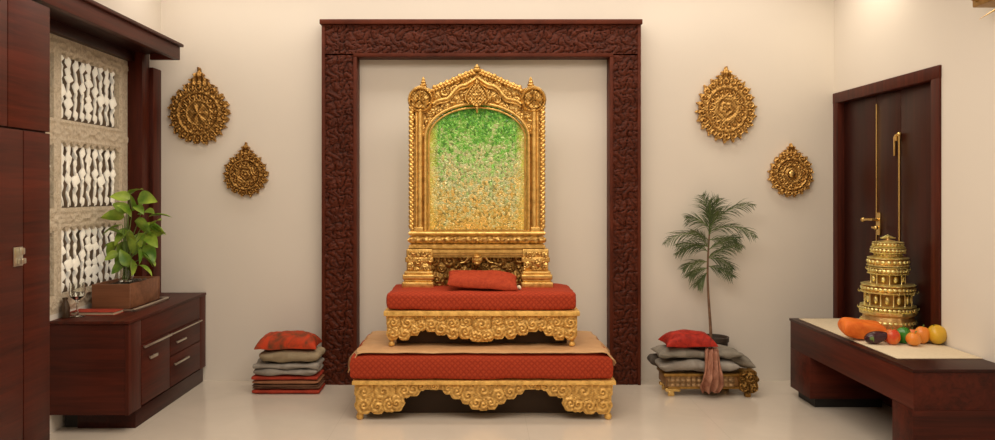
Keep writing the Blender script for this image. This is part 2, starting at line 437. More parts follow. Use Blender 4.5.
for p in range(4):
    mb = MB(); z = .006; k = 0
    while z < .335:
        hgt = rnd.uniform(.024, .044); w = rnd.uniform(.021, .032)
        M = Matrix.Rotation(rnd.choice((-.45, .45))*rnd.uniform(.4, 1.1), 3, 'X') @ Matrix.Rotation(rnd.uniform(-.9, .9), 3, 'Z')
        mb.ell((rnd.uniform(-.003, .003), rnd.uniform(-.005, .005), z+hgt), (.009, w, hgt*1.16), M, 3, warp=lambda c: Vector((c.x, c.y*(1-.72*abs(c.z)), c.z)))
        z += hgt*1.55
    mb.tube([(0, 0, 0), (0, 0, .36)], .004, 6)
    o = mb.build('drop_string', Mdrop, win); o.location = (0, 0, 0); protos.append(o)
first = [True]*4
for ci, (a, b) in enumerate(cols):
    for (c, d) in rows:
        n = 9 if ci == 0 else 10
        for k in range(n):
            q = rnd.randrange(4)
            if first[q]: o = protos[q]; first[q] = False
            else:
                o = protos[q].copy(); COL.objects.link(o); o.parent = win
            # local to the window empty
            o.location = (-.026, a+(k+.5)/n*(b-a)-4.3, c-WZ0)
# protos were built relative to win; their mesh data is offset by win location, compensate
for q in protos:
    me = q.data
    for v in me.vertices: v.co += Vector(win.location)
# window top header board and reveal, timber pilaster, deep pelmet
MB().box(XL, XL+.05, 3.74, WY1, WZ1, 2.335, bev=.003).build('trim_1', MWdark['y'], structure=True)
mb = MB(); mb.box(XL, -2.30, WY1, 5.36, .62, 2.36, bev=.003).build('trim_2', MW['z'], structure=True)
mb = MB(); mb.box(XL, -2.275, 5.365, BW, .62, 2.215, bev=.006).build('trim_3', MW['z'], structure=True)
pel = thing('pelmet', (-2.2, 4.3, 2.25), 'long reddish mahogany pelmet box projecting above the carved window and tall cupboard', 'pelmet')
MB().box(-2.115, -2.08, 1.5, 5.34, 2.26, 2.352, bev=.003).build('fascia', MW['y'], pel)
MB().box(-2.28, -2.06, 1.5, 5.355, 2.352, 2.372, bev=.003).build('top_board', MW['y'], pel)
MB().box(-2.398, -2.115, 1.5, 5.34, 2.30, 2.325, bev=.002).build('soffit', MWdark['y'], pel)
MB().box(-2.28, -2.115, 5.315, 5.34, 2.26, 2.352, bev=.002).build('end_board', MW['x'], pel)

# ---- tall cupboard
CX = -2.066
cup = thing('tall_cupboard', (-2.23, 2.6, 0), 'tall reddish mahogany cupboard with flat doors at the left edge', 'cupboard')
MB().box(XL+.003, CX-.02, 1.5, 3.698, 0, 2.235, bev=.002).build('carcass', MWdark['z'], cup, smooth=False)
def cdoor(y0, y1, z0, z1): return MB().box(CX-.022, CX, y0, y1, z0, z1, bev=.003).build('door', MW['y'], cup)
cdoor(3.373, 3.70, 1.638, 2.235); cdoor(2.44, 3.367, 1.638, 2.235); cdoor(1.5, 2.434, 1.638, 2.235)
cdoor(3.489, 3.70, .08, 1.630); d = cdoor(2.55, 3.482, .08, 1.630); cdoor(1.5, 2.544, .08, 1.630)
h = MB(); h.box(CX, CX+.006, 3.405, 3.473, 1.02, 1.105, bev=.002); h.box(CX+.006, CX+.028, 3.43, 3.462, 1.03, 1.055, bev=.004); h.box(CX+.006, CX+.018, 3.445, 3.47, 1.07, 1.10, bev=.004)
h.build('latch', Msteel, d)

# ---- low chest with drawers
KX0, KX1, KY0, KY1, KT = XL+.002, -1.955, 4.285, 5.488, .63
cab = thing('low_chest', ((KX0+KX1)/2, 4.9, 0), 'low mahogany chest with drawers and metal pulls below the carved window', 'chest')
MB().box(KX0, KX1-.02, KY0+.005, KY1, .105, KT-.02, bev=.002).build('carcass', MW['x'], cab)
MB().box(KX0, KX1+.005, KY0-.004, KY1, KT-.018, KT, bev=.003).build('top', MW['y'], cab)
MB().box(KX0+.02, KX1-.09, KY0+.13, KY1-.02, 0, .104, bev=0).build('plinth', Mblack, cab, smooth=False)
MB().box(KX0+.10, KX1-.012, KY0+.11, KY1-.02, 0, .10, bev=.002).build('base_rail', MWdark['y'], cab)
MB().box(KX1-.02, KX1, KY0, 4.443, .105, KT-.02, bev=.002).build('side_stile', MW['z'], cab)
MB().box(KX1-.02, KX1, 5.376, KY1, .105, KT-.02, bev=.002).build('side_stile', MW['z'], cab)
MB().box(KX1-.02, KX1, 4.447, 5.372, .466, KT-.02, bev=.002).build('upper_rail', MW['y'], cab)
def drawer(y0, y1, z0, z1, handles):
    dr = MB().box(KX1-.02, KX1+.002, y0, y1, z0, z1, bev=.003).build('drawer', MW['y'], cab)
    for (a, b, z, r) in handles:
        hb = MB(); hb.box(KX1+.012, KX1+.022, a, b, z-r, z+r, bev=.002)
        for t in (a+.02, b-.02): hb.box(KX1, KX1+.016, t-.004, t+.004, z-r*.7, z+r*.7, bev=.001)
        hb.build('handle', Msteel, dr)
drawer(4.447, 4.85, .115, .462, [(4.452, 4.845, .452, .006), (4.53, 4.63, .374, .0085)])
drawer(4.854, 5.372, .31, .462, [(4.858, 5.368, .452, .004), (4.93, 5.08, .385, .006)])
drawer(4.854, 5.372, .115, .306, [(4.90, 5.13, .25, .006)])

# ---- big carved portal on the back wall
GX0, GX1, IX0, IX1, GT, IT, GY = -1.104, 1.122, -.859, .905, 2.548, 2.289, 5.37
por = thing('carved_portal_frame', (0, 5.43, 0), 'tall carved dark red wooden portal frame against the back wall', 'frame')
def warp_h(seed, k):
    def f(X, Z):
        a = np.sin(X*23+seed)+np.sin(Z*19+seed*2)+.8*np.sin((X+Z)*31+seed)
        b = np.sin(Z*25-seed)+np.sin(X*17+seed*3)+.8*np.sin((X-Z)*29)
        w = np.sin(a*2.6+X*20)*np.cos(b*2.6+Z*22)
        w2 = np.sin(b*3.1+a*2.0)
        return .010*(1-np.clip(np.abs(w)*2.3, 0, 1))+.009*(1-np.clip(np.abs(w2)*2.0, 0, 1))
    return f
rnd = random.Random(11)
def carved_member(name, x0, x1, z0, z1, seed):
    ins = lambda X, Z: (X >= x0-1e-6) & (X <= x1+1e-6) & (Z >= z0-1e-6) & (Z <= z1+1e-6)
    ds = pack(ins, x0, x1, z0, z1, (.062, .045, .032, .022), seed, 260)
    sh = scroll_height(ds, 0, .014); wh = warp_h(seed, 1)
    def worm(X, Z):
        f = np.sin(62*(X+.026*np.sin(44*Z+seed)+.012*np.sin(90*Z)))+np.sin(58*(Z+.026*np.sin(47*X+seed*2)+.012*np.sin(83*X)))
        g = np.sin(75*(X+Z)*.7+2.2*np.sin(60*(X-Z)*.7+seed))
        return .011*(1-np.exp(-(f/.30)**2))*(.75+.25*np.cos(f*4))+.004*(1-np.exp(-(g/.25)**2))+sh(X, Z)*.25
    mb = MB(); relief(mb, x0, x1, z0, z1, .0055, ins, worm, GY+.016, .10)
    return mb.build(name, Mcarve, por)
def edge(b, *a): b.box(*a, bev=.003)
carved_member('post', GX0+.02, IX0-.022, 0, IT+.012, 5); carved_member('post', IX1+.022, GX1-.02, 0, IT+.012, 6)
carved_member('lintel', GX0+.02, GX1-.02, IT+.022, GT-.035, 8)
mb = MB()
for a in ((GX0, GX0+.022), (IX0-.024, IX0), (IX1, IX1+.024), (GX1-.022, GX1)):
    mb.box(a[0], a[1], GY-.006, 5.498, 0, (IT if a[0] in (IX0-.024, IX1) else GT-.03), bev=.003)
mb.box(IX0-.024, IX1+.024, GY-.006, 5.498, IT, IT+.024, bev=.003); mb.build('edge_moulding', Mcarve, por)
MB().box(GX0-.012, GX1+.008, GY-.02, 5.498, GT-.034, GT, bev=.004).build('cornice', Mcarve, por)

# ---- door on the right wall
dr = bpy.data.objects.new('door_1', None); COL.objects.link(dr); dr.location = (XR, 4.87, 0); dr['kind'] = 'structure'
mb = MB(); mb.box(XR-.012, XR+.09, 4.222, 4.305, 0, 2.045, bev=.004); mb.box(XR-.012, XR+.09, 5.425, 5.495, 0, 2.045, bev=.004); mb.box(XR-.014, XR+.09, 4.22, 5.496, 1.975, 2.047, bev=.004)
mb.build('door_frame', MW['z'], dr)
def leaf(y0, y1): return MB().box(XR+.035, XR+.075, y0, y1, 0.004, 1.972, bev=.003).build('door_leaf', MWdark['z'], dr)
l1 = leaf(4.307, 4.692); l2 = leaf(4.696, 4.985); l3 = leaf(4.989, 5.423)
mb = MB().box(XR+.028, XR+.036, 4.968, 4.977, .3, 1.915, bev=.001); mb.build('brass_strip', Mbrass, l2)
mb = MB().tube([(XR+.02, 4.683, .35), (XR+.02, 4.683, 1.69)], .0065, 10); mb.ell((XR+.02, 4.683, 1.70), (.014, .014, .014)); mb.box(XR+.01, XR+.036, 4.70, 4.725, 1.66, 1.70, bev=.003)
mb.box(XR+.018, XR+.03, 4.735, 4.75, 1.57, 1.69, bev=.003); mb.build('pull_rod', Mbrass, l1)
mb = MB(); mb.box(XR+.026, XR+.036, 4.925, 4.965, 1.07, 1.215, bev=.003)
mb.tube([(XR+.03, 4.945, 1.17), (XR-.01, 4.945, 1.17), (XR-.015, 4.99, 1.17), (XR-.015, 5.06, 1.165)], .009, 10); mb.tube([(XR+.03, 4.945, 1.12), (XR-.01, 4.945, 1.12), (XR-.01, 4.90, 1.12)], .008, 10)
mb.ell((XR-.012, 4.90, 1.12), (.014, .018, .014)); mb.ell((XR-.012, 5.06, 1.165), (.016, .016, .016)); mb.build('door_handle', Mbrass, l2)

# ------------------------------------------------------------------ two tier platform
def px(u, Y): return (u-480)*Y/F
def pz(v, Y): return HC-(v-190)*Y/F
def apron(name, parent, Yf, cxp, discs_px, bar, xl, xr, seed, matl=None, res=.0034, amp=.020):
    m = Y_ = Yf/F
    ds = []
    rr = random.Random(seed)
    for i, (u, v, R) in enumerate(discs_px):
        ds.append((px(u, Yf), pz(v, Yf), R*m, 1 if i % 2 else -1, 2.0 if R > 7 else 1.5))
        if abs(u-cxp) > 1: ds.append((px(2*cxp-u, Yf), pz(v, Yf), R*m, -1 if i % 2 else 1, 2.0 if R > 7 else 1.5))
    X0, X1 = px(xl, Yf), px(xr, Yf); zb0, zb1 = pz(bar[1], Yf), pz(bar[0], Yf)
    def ins(X, Z):
        k = (Z >= zb0) & (Z <= zb1)
        for d in ds: k |= (np.abs(X-d[0]) < d[2]*.92) & (Z >= d[1]) & (Z <= zb1)
        for d in ds: k |= ((X-d[0])**2+(Z-d[1])**2 < (d[2]*(1+.05*np.cos(6*np.arctan2(Z-d[1], X-d[0]))))**2) & (Z <= zb1)
        return k & (X >= X0) & (X <= X1)
    zmin = min(d[1]-d[2] for d in ds)-.01
    fill = pack(ins, X0, X1, max(zmin, 0.001), zb1, (5.2*m, 3.8*m, 2.6*m), seed, 500, ds, .86)
    mb = MB(); relief(mb, X0, X1, max(zmin, .001), zb1, res, ins, scroll_height(fill, 0, amp), Yf+amp, .022)
    return mb.build(name, matl or Mgoldp, parent)
def side_apron(name, parent, x, y0, y1, z0, z1, sgn, seed, amp=.02):
    L = y1-y0; n = max(3, int(L/.13)); ds = []
    for k in range(n):
        c = y0+(k+.5)*L/n; end = min(k, n-1-k)
        ds.append((c, z1-.055, .06, 1 if k % 2 else -1, 2.0))
        if end == 0: ds.append((c, z1-(z1-z0)*.62, .062, -1, 2.0))
    ins = lambda Y, Z: ((Z > z1-.05) | np.any([((Y-d[0])**2+(Z-d[1])**2 < d[2]**2) for d in ds], axis=0)) & (Z < z1) & (Y > y0) & (Y < y1)
    fill = pack(ins, y0, y1, z0, z1, (.03, .02), seed, 200, ds, .86)
    mb = MB(); relief(mb, y0, y1, z0, z1, .006, ins, scroll_height(fill, 0, amp), 0, .02, basis=((x-sgn*(amp), 0, 0), (0, 1, 0), (-sgn, 0, 0), (0, 0, 1)))
    return mb.build(name, Mgoldp, parent)
def foot(parent, x, y, z, r=.022, h=.04):
    MB().lathe((x, y, z), [(r*.55, 0), (r*.9, h*.12), (r, h*.35), (r*.75, h*.6), (r*.5, h*.7), (r*.8, h*.85), (r*.8, h)], 18).build('foot', Mgoldp, parent)

YA = 4.535
low = thing('carved_platform', (0.02, 4.9, 0), 'wide lower gold carved platform standing on the floor in front of the portal frame', 'platform')
xa0, xa1 = px(354, YA), px(614, YA)
LD = [(364, 393, 10.5), (383, 392, 11), (363.5, 406, 9.5), (377, 407, 8.5), (389, 405, 8.5), (396, 404, 8.5), (404, 391, 8.5), (413, 389, 8.5), (421, 387, 5),
      (448, 389, 6.5), (457, 392, 8.5), (468, 396, 9.5), (483.5, 391, 10), (476, 403, 8), (483.5, 405, 7)]
apron('front_apron', low, YA, 483.5, LD, (383.5, 391), 354, 613, 21)
side_apron('side_apron', low, xa0+.004, YA+.03, 5.24, .03, pz(383.5, YA), -1, 4); side_apron('side_apron', low, xa1-.004, YA+.03, 5.24, .03, pz(383.5, YA), 1, 5)
MB().box(xa0+.05, xa1-.05, YA+.16, 5.22, .001, .21, bev=.004).build('shade_box', plain('shade_brown_lower', (.045, .025, .013), .8), low)  # added dark box standing in for the shade under the platform
MB().box(xa0-.012, xa1+.012, YA-.008, 5.26, .212, .236, bev=.005).build('top_rail', Mgoldp, low)
for fx in (xa0+.03, xa1-.03):
    for fy in (YA+.035, 5.2): foot(low, fx, fy, 0, .022, .06)
mat1 = thing('floor_mattress', (.02, 4.9, .236), 'wide mattress with red brocade sides and beige satin top on the lower platform', 'mattress')
slab(MB(), px(350, YA), px(613, YA), YA+.002, 5.262, .237, .388, .028, .008, .004, 2).build('mattress_body', Mred, mat1)
mb = MB()   # satin sheet draped over the top, spilling over both short ends
nx, ny = 60, 26; vs = []; fs = []; Xa, Xb = px(350, YA)-.012, px(613, YA)+.018
for j in range(ny+1):
    for i in range(nx+1):
        u = i/nx; v = j/ny; x = Xa+(Xb-Xa)*u; y = YA+.006+(5.268-YA-.006)*v
        e = min(u, 1-u); z = .397+.004*fbm((x*6, y*6, 0))
        if e < .035: z -= (.035-e)/.035*(.085+.03*math.sin(y*21+u*3)); x += (.006+.008*math.sin(y*30))*(-1 if u < .5 else 1)
        if v > .97: z -= .05
        vs.append((x, y, z))
for j in range(ny):
    for i in range(nx): a = j*(nx+1)+i; fs.append((a, a+1, a+nx+2, a+nx+1))
mb.add(vs, fs); o = mb.build('satin_sheet', Mbeige, mat1)
sm = o.modifiers.new('thickness', 'SOLIDIFY'); sm.thickness = .006; sm.offset = 1

YB = 4.68; Z1 = .404
up = thing('carved_platform', (0.01, 4.95, Z1), 'smaller upper gold carved platform standing on the beige topped mattress', 'platform')
xb0, xb1 = px(386, YB), px(577.5, YB)
UD = [(393, 323, 7.5), (407, 323, 7.5), (392.5, 334, 7), (404, 334.5, 7), (414, 331, 6), (421, 326, 6), (431, 325, 8), (441, 329, 7.5), (452, 324, 7.5), (453, 333, 7), (465, 332, 8), (466, 322, 6), (481.5, 325, 9), (475, 336, 6.5), (485, 337, 6)]
apron('front_apron', up, YB, 481.8, UD, (316, 325), 386, 577.5, 31)
side_apron('side_apron', up, xb0+.004, YB+.03, 5.12, Z1+.03, pz(316, YB), -1, 6); side_apron('side_apron', up, xb1-.004, YB+.03, 5.12, Z1+.03, pz(316, YB), 1, 7)
ztop = pz(311, YB)
MB().box(xb0+.05, xb1-.05, YB+.12, 5.10, Z1+.002, ztop-.031, bev=.004).build('shade_box', plain('shade_brown_upper', (.06, .032, .016), .8), up)  # added dark filler imitating the shadow below the upper platform
MB().box(xb0-.014, xb1+.014, YB-.01, 5.14, ztop-.03, ztop, bev=.005).build('top_rail', Mgoldp, up)
for fx in (xb0+.03, xb1-.03):
    for fy in (YB+.035, 5.08): foot(up, fx, fy, Z1+.001, .020, .045)
mat2 = slab(MB(), px(387, YB), px(576, YB), YB+.002, 5.15, ztop+.001, .738, .026, .006, .004, 5).build('floor_mattress', Mred)
tag(mat2, 'red brocade mattress on the upper platform, beneath the gold shrine', 'mattress')

# ------------------------------------------------------------------ gold shrine
YS = 4.96; ms = YS/F; SX = 477.0
def sx(u): return (u-480)*ms
def sz(v): return HC-(v-190)*ms
cxs = sx(SX)
shr = thing('gilded_shrine', (cxs, 5.0, .741), 'tall gilded carved shrine frame holding an arched green and yellow mosaic pane', 'shrine')
top_pts = [(0, 69), (8, 72), (16, 75), (24, 79), (33, 83), (41, 86), (45, 88), (52, 87), (59, 89), (64, 94), (67, 102), (67.5, 110), (67.5, 236)]
def top_of(dx): return np.interp(dx, [p[0] for p in top_pts[:-2]], [p[1] for p in top_pts[:-2]])
def arch_y(dx, w=51.5, spring=138, top=104): return spring-(spring-top)*np.clip(1-(dx/w)**2, 0, 1)**.5
def body_in(X, Z):
    dx = np.abs(X-cxs)/ms; v = 190+(HC-Z)/ms
    return (dx < 67.5) & (v > top_of(dx)) & (v < 232) & ~((dx < 51.5) & (v > arch_y(dx)))
X0, X1, Z0, Zt = cxs-.46, cxs+.46, sz(232), sz(66)
ds = pack(lambda X, Z: body_in(X, Z) & (Z > sz(140)), X0, X1, sz(140), Zt, (.034, .024, .017, .012), 77, 500)
sh = scroll_height(ds, 0, .020)
mb = MB(); relief(mb, X0, X1, Z0, Zt, .0045, body_in, lambda X, Z: np.where(Z > sz(138), sh(X, Z), .004+.012*np.exp(-((np.abs(X-cxs)/ms-53)/1.5)**2)), YS+.03, .05)
mb.build('frame_body', Mgold, shr)
# pane
def pane_in(X, Z):
    dx = np.abs(X-cxs)/ms; v = 190+(HC-Z)/ms
    return (dx < 52) & (v > arch_y(dx, 52, 138, 103)) & (v < 231)
mb = MB(); relief(mb, X0, X1, sz(231.5), sz(100), .01, pane_in, lambda X, Z: 0*X, YS+.045, .01)
p = mb.build('mosaic_pane', Mmos, None); # own origin at the sill centre, for its texture
p.parent = shr; p.location = Vector(p.location)-Vector(shr.location)
del_label = None
# arch moulding, columns, leaf strips, wave moulding, medallions, pendant, crest, finials
def arc_path(w, spring, top, bottom, y, n=40):
    pts = [(cxs-w*ms, y, sz(bottom))]
    for k in range(n+1):
        a = PI-PI*k/n; pts.append((cxs+w*ms*math.cos(a), y, sz(spring-(spring-top)*math.sin(a))))
    pts.append((cxs+w*ms, y, sz(bottom))); return pts
MB().tube(arc_path(52, 138, 103, 231, YS+.018), .0115, 10).build('arch_moulding', Mgold, shr)
MB().tube(arc_path(48.5, 138, 107, 231, YS+.03), .007, 8).build('inner_bead', Mgold, shr)
for s in (-1, 1):
    mb = MB()
    for off, r in ((57.2, .017), (60.8, .008)):
        mb.tube([(cxs+s*off*ms, YS+.012, sz(229)), (cxs+s*off*ms, YS+.012, sz(109))], r, 16)
    mb.box(cxs+s*58.5*ms-.03, cxs+s*58.5*ms+.03, YS-.012, YS+.04, sz(231), sz(227), bev=.003)
    mb.build('column', Mgold, shr)
    mb = MB()
    for k in range(26):
        v = 108+k*4.75; a = .35*s
        mb.ell((cxs+s*66.2*ms, YS+.012, sz(v)), (.016, .015, .020), Matrix.Rotation(a, 3, 'Y'), 2)
        mb.ell((cxs+s*64.6*ms, YS+.006, sz(v+2.3)), (.011, .012, .012), Matrix.Rotation(-a, 3, 'Y'), 2)
    mb.build('leaf_border', Mgold, shr)
    # medallion
    mx, mz, R = cxs+s*56.5*ms, sz(99.5), 13.2*ms
    def med_in(X, Z): return ((X-mx)/1)**2+((Z-mz)*.93)**2 < R*R
    def med_h(X, Z):
        r = np.sqrt((X-mx)**2+(Z-mz)**2)/R; th = np.arctan2(Z-mz, (X-mx)*s)
        h = .012+.003*np.sin(X*330)*np.sin(Z*300)+.014*np.exp(-((r-.88)/.09)**2)-.008*np.exp(-((r-.72)/.06)**2)
        h += np.where(r < .68, .007*np.cos(9*r+3*th)*np.cos(5*th-6*r)+.006*np.exp(-(r/.2)**2)+.004*np.cos(5*th), 0)
        return h*np.clip((1.02-r)*8, .2, 1)
    mb = MB(); relief(mb, mx-R-.01, mx+R+.01, mz-R*1.1, mz+R*1.1, .0035, med_in, med_h, YS+.012, .03); mb.build('medallion', Mgold, shr)
    # finial on the shoulder
    mb = MB(); fx = cxs+s*54*ms
    mb.lathe((fx, YS+.03, sz(88)), [(.022, 0), (.026, .008), (.018, .016), (.024, .024), (.014, .034), (.018, .042), (.010, .052), (.012, .058), (.003, .075)], 14); mb.build('finial', Mgold, shr)
wave = [(44, 104), (40, 101), (35, 99.5), (30, 98.5), (26, 95), (22, 90), (17, 86), (11, 84.5), (6, 81.5), (0, 77.5)]
def smooth_path(pts, n=6):
    out = []
    P = [pts[0]]+list(pts)+[pts[-1]]
    for i in range(1, len(P)-2):
        for k in range(n):
            t = k/n; a, b, c, d = [np.array(P[i+j], float) for j in (-1, 0, 1, 2)]
            out.append(tuple(.5*((2*b)+(c-a)*t+(2*a-5*b+4*c-d)*t*t+(3*b-a-3*c+d)*t**3)))
    out.append(tuple(map(float, pts[-1]))); return out
wp = smooth_path(wave); full = [(-a, b) for a, b in wp]+[(a, b) for a, b in wp[::-1][1:]]
MB().tube([(cxs+a*ms, YS+.004, sz(b)) for a, b in full], .0125, 10).build('wave_moulding', Mgold, shr)
MB().tube([(cxs+a*ms, YS+.008, sz(b+3.0)) for a, b in full], .006, 8).build('wave_bead', Mgold, shr)
mb = MB(); rnd = random.Random(5)     # crest leaves along the pediment
for s in (-1, 1):
    for k in range(14):
        dx = 1.5+k*3.15
        v = float(top_of(np.array(dx)))
        mb.ell((cxs+s*dx*ms, YS+.025, sz(v+.3)), (.017, .016, .013+.006*(k % 2)), Matrix.Rotation(s*.5, 3, 'Y'), 2)
        mb.ell((cxs+s*(dx+1.4)*ms, YS+.012, sz(v+3.6)), (.012, .012, .009), Matrix.Rotation(s*.4, 3, 'Y'), 2)
    for (dx, v) in ():
        mb.ell((cxs+s*dx*ms, YS+.022, sz(v)), (.014, .014, .014), None, 2)
mb.build('crest', Mgold, shr)
mb = MB(); mb.lathe((cxs, YS+.025, sz(70.5)), [(.03, 0), (.034, .008), (.02, .018), (.022, .026), (.010, .034), (.003, .045)], 14); mb.build('finial', Mgold, shr)
# spade shaped pendant
def spade_w(v):   # half width at picture height v
    return np.interp(v, [76, 80, 85, 90, 95, 100, 104, 107], [0, 1.6, 4.6, 8.6, 12.2, 13.2, 9.5, 0])
def sp_in(X, Z): v = 190+(HC-Z)/ms; return np.abs(X-cxs)/ms < spade_w(v)
def sp_h(X, Z):
    v = 190+(HC-Z)/ms; w = np.maximum(spade_w(v), .01); q = np.clip(np.abs(X-cxs)/ms/w, 0, 1)
    r = np.sqrt((X-cxs)**2+(Z-sz(97))**2)/ms; th = np.arctan2(Z-sz(97), X-cxs)
    return .024+.012*np.exp(-((q-.88)/.09)**2)+np.where(q < .76, -.006+.004*np.cos(r*1.3)*np.cos(4*th)+.004*np.cos(X*300)*np.cos(Z*280), 0)
mb = MB(); relief(mb, cxs-.09, cxs+.09, sz(107), sz(76), .003, sp_in, sp_h, YS-.004, .05); mb.ell((cxs, YS-.002, sz(108)), (.012, .014, .016)); mb.ell((cxs, YS+.008, sz(111)), (.007, .008, .014))
mb.build('pendant', Mgold, shr)
# base mouldings
def moulding(name, u0, u1, prof, depth=.13, orn=None):
    """profile: list of (v, projection) going down; extruded along x with mitred ends"""
    vs = []; fs = []; n = len(prof)
    x0, x1 = sx(u0), sx(u1); nxs = 90
    for i in range(nxs+1):
        t = i/nxs
        for (v, pr) in prof:
            x = (x0-pr)+(x1+pr-(x0-pr))*t
            o = orn(x, v) if orn else 0
            vs.append((x, YS-pr-o, sz(v)))
    for i in range(nxs):
        for k in range(n-1): a = i*n+k; fs.append((a, a+1, a+n+1, a+n))
    m = len(vs)
    for i in (0, nxs):
        for k in range(n): vs.append((vs[i*n+k][0], YS+depth, vs[i*n+k][2]))
    for k in range(n-1): fs.append((k, k+1, m+k+1, m+k)); fs.append((nxs*n+k, nxs*n+k+1, m+n+k+1, m+n+k))
    for k in range(n-1): fs.append((m+k, m+k+1, m+n+k+1, m+n+k))
    fs.append((0, nxs*n, m+n, m)); fs.append((n-1, nxs*n+n-1, m+2*n-1, m+n-1))
    return MB().add(vs, fs).build(name, Mgold, shr)
def rnd_prof(v0, v1, p0, bulge, n=8):
    return [(v0+(v1-v0)*k/n, p0+bulge*math.sin(PI*k/n)) for k in range(n+1)]
moulding('sill', 412, 542, [(230.5, .0)]+rnd_prof(231, 235.5, .012, .010))
moulding('carved_band', 412.5, 541.5, rnd_prof(236, 243.5, .008, .022, 10), orn=lambda x, v: .007*math.sin(x*95+math.sin(v)*1.2)*math.sin((v-236)/7.5*PI)+.004*math.sin(x*230))
moulding('lower_slab', 412, 542, [(244, .010), (245.5, .02), (248, .02), (249, .008), (250, .014), (252.5, .014), (253, .004), (255.5, .002), (256, -.004), (257.5, -.004)])
for s in (-1, 1):     # stepped scroll legs
    c0 = 420 if s < 0 else 535
    mb = MB()
    steps = [(249, 257, 13.2, .02), (257, 262, 14, .026), (262, 271, 12.2, .016), (271, 274, 14.2, .03), (274, 279, 15.6, .042), (279, 281.5, 14.2, .034), (281.5, 287.3, 15.8, .05)]
    for (a, b, w, pj) in steps:
        w *= ms; out = s*(b-250)*.045*ms
        mb.box(sx(c0)-w+out, sx(c0)+w+out, YS-pj, YS+.12, sz(b), sz(a), bev=.006, seg=3)
    mb.build('leg', Mgold, shr)
    mb = MB()
    lx = sx(c0)
    ins = lambda X, Z: (np.abs(X-lx) < 11.5*ms) & (Z > sz(270)) & (Z < sz(251.5))
    ds = pack(ins, lx-.08, lx+.08, sz(270), sz(251), (.03, .02, .012), 9+s, 300)
    relief(mb, lx-.08, lx+.08, sz(270), sz(251), .0035, ins, scroll_height(ds, 0, .016), YS-.018, .02); mb.build('leg_carving', Mgold, shr)
ins = lambda X, Z: (np.abs(X-cxs) < 47*ms) & (Z > sz(286)) & (Z < sz(254))
ds = pack(ins, cxs-.31, cxs+.31, sz(286), sz(254), (.045, .03, .02, .012), 91, 400)
mb = MB(); relief(mb, cxs-.31, cxs+.31, sz(286.5), sz(253), .0045, lambda X, Z: np.abs(X-cxs) < 48*ms, scroll_height(ds, 0, .022), YS+.035, .03); mb.build('back_carving', Mgoldd, shr)
mb = MB()      # central crest ornament under the slab
mb.ell((cxs+.0, YS-.008, sz(259.5)), (.036, .02, .034)); mb.ell((cxs, YS-.02, sz(263)), (.022, .02, .013)); mb.ell((cxs, YS-.02, sz(256.5)), (.026, .02, .01))
for s in (-1, 1):
    mb.tube([(cxs+s*(.02+.085*t)+0, YS+.012, sz(256+8*t**1.5-1.5*math.sin(t*7))) for t in [k/16 for k in range(17)]], [.010-.006*k/16 for k in range(17)], 8)
    mb.ell((cxs+s*.013, YS-.035, sz(259)), (.007, .008, .005), None, 2)
mb.build('crest_mask', Mgold, shr)

# red bolster cushion in front of the shrine
pil = thing('red_pillow', (px(482, 4.79), 4.79, .742), 'flat red pillow with a white corner tassel lying on the red mattress', 'pillow')
mb = MB(); cushion(mb, (px(482.5, 4.79), 4.80, .795), .215, .085, .085, 4.2, .03, 4, .010, rz=-.04, tilt=(-.07, .34), flatbot=.45)
mb.v = [(v[0]+(.10*(.80-v[2])), v[1], v[2]) for v in mb.v]; rest(mb, .7405)
o = mb.build('pillow_body', Mred2, pil)
mb = MB(); tx = px(517, 4.79)
for k in range(9): a = k*.7; mb.tube([(tx-.008, 4.785, .757), (tx+.012, 4.775+.008*math.sin(a), .757+.010*math.cos(a)), (tx+.022, 4.77+.012*math.sin(a), .752+.006*math.cos(a))], .0045, 6)
mb.build('tassel', plain('ivory_thread', (.75, .62, .45), .8), pil)

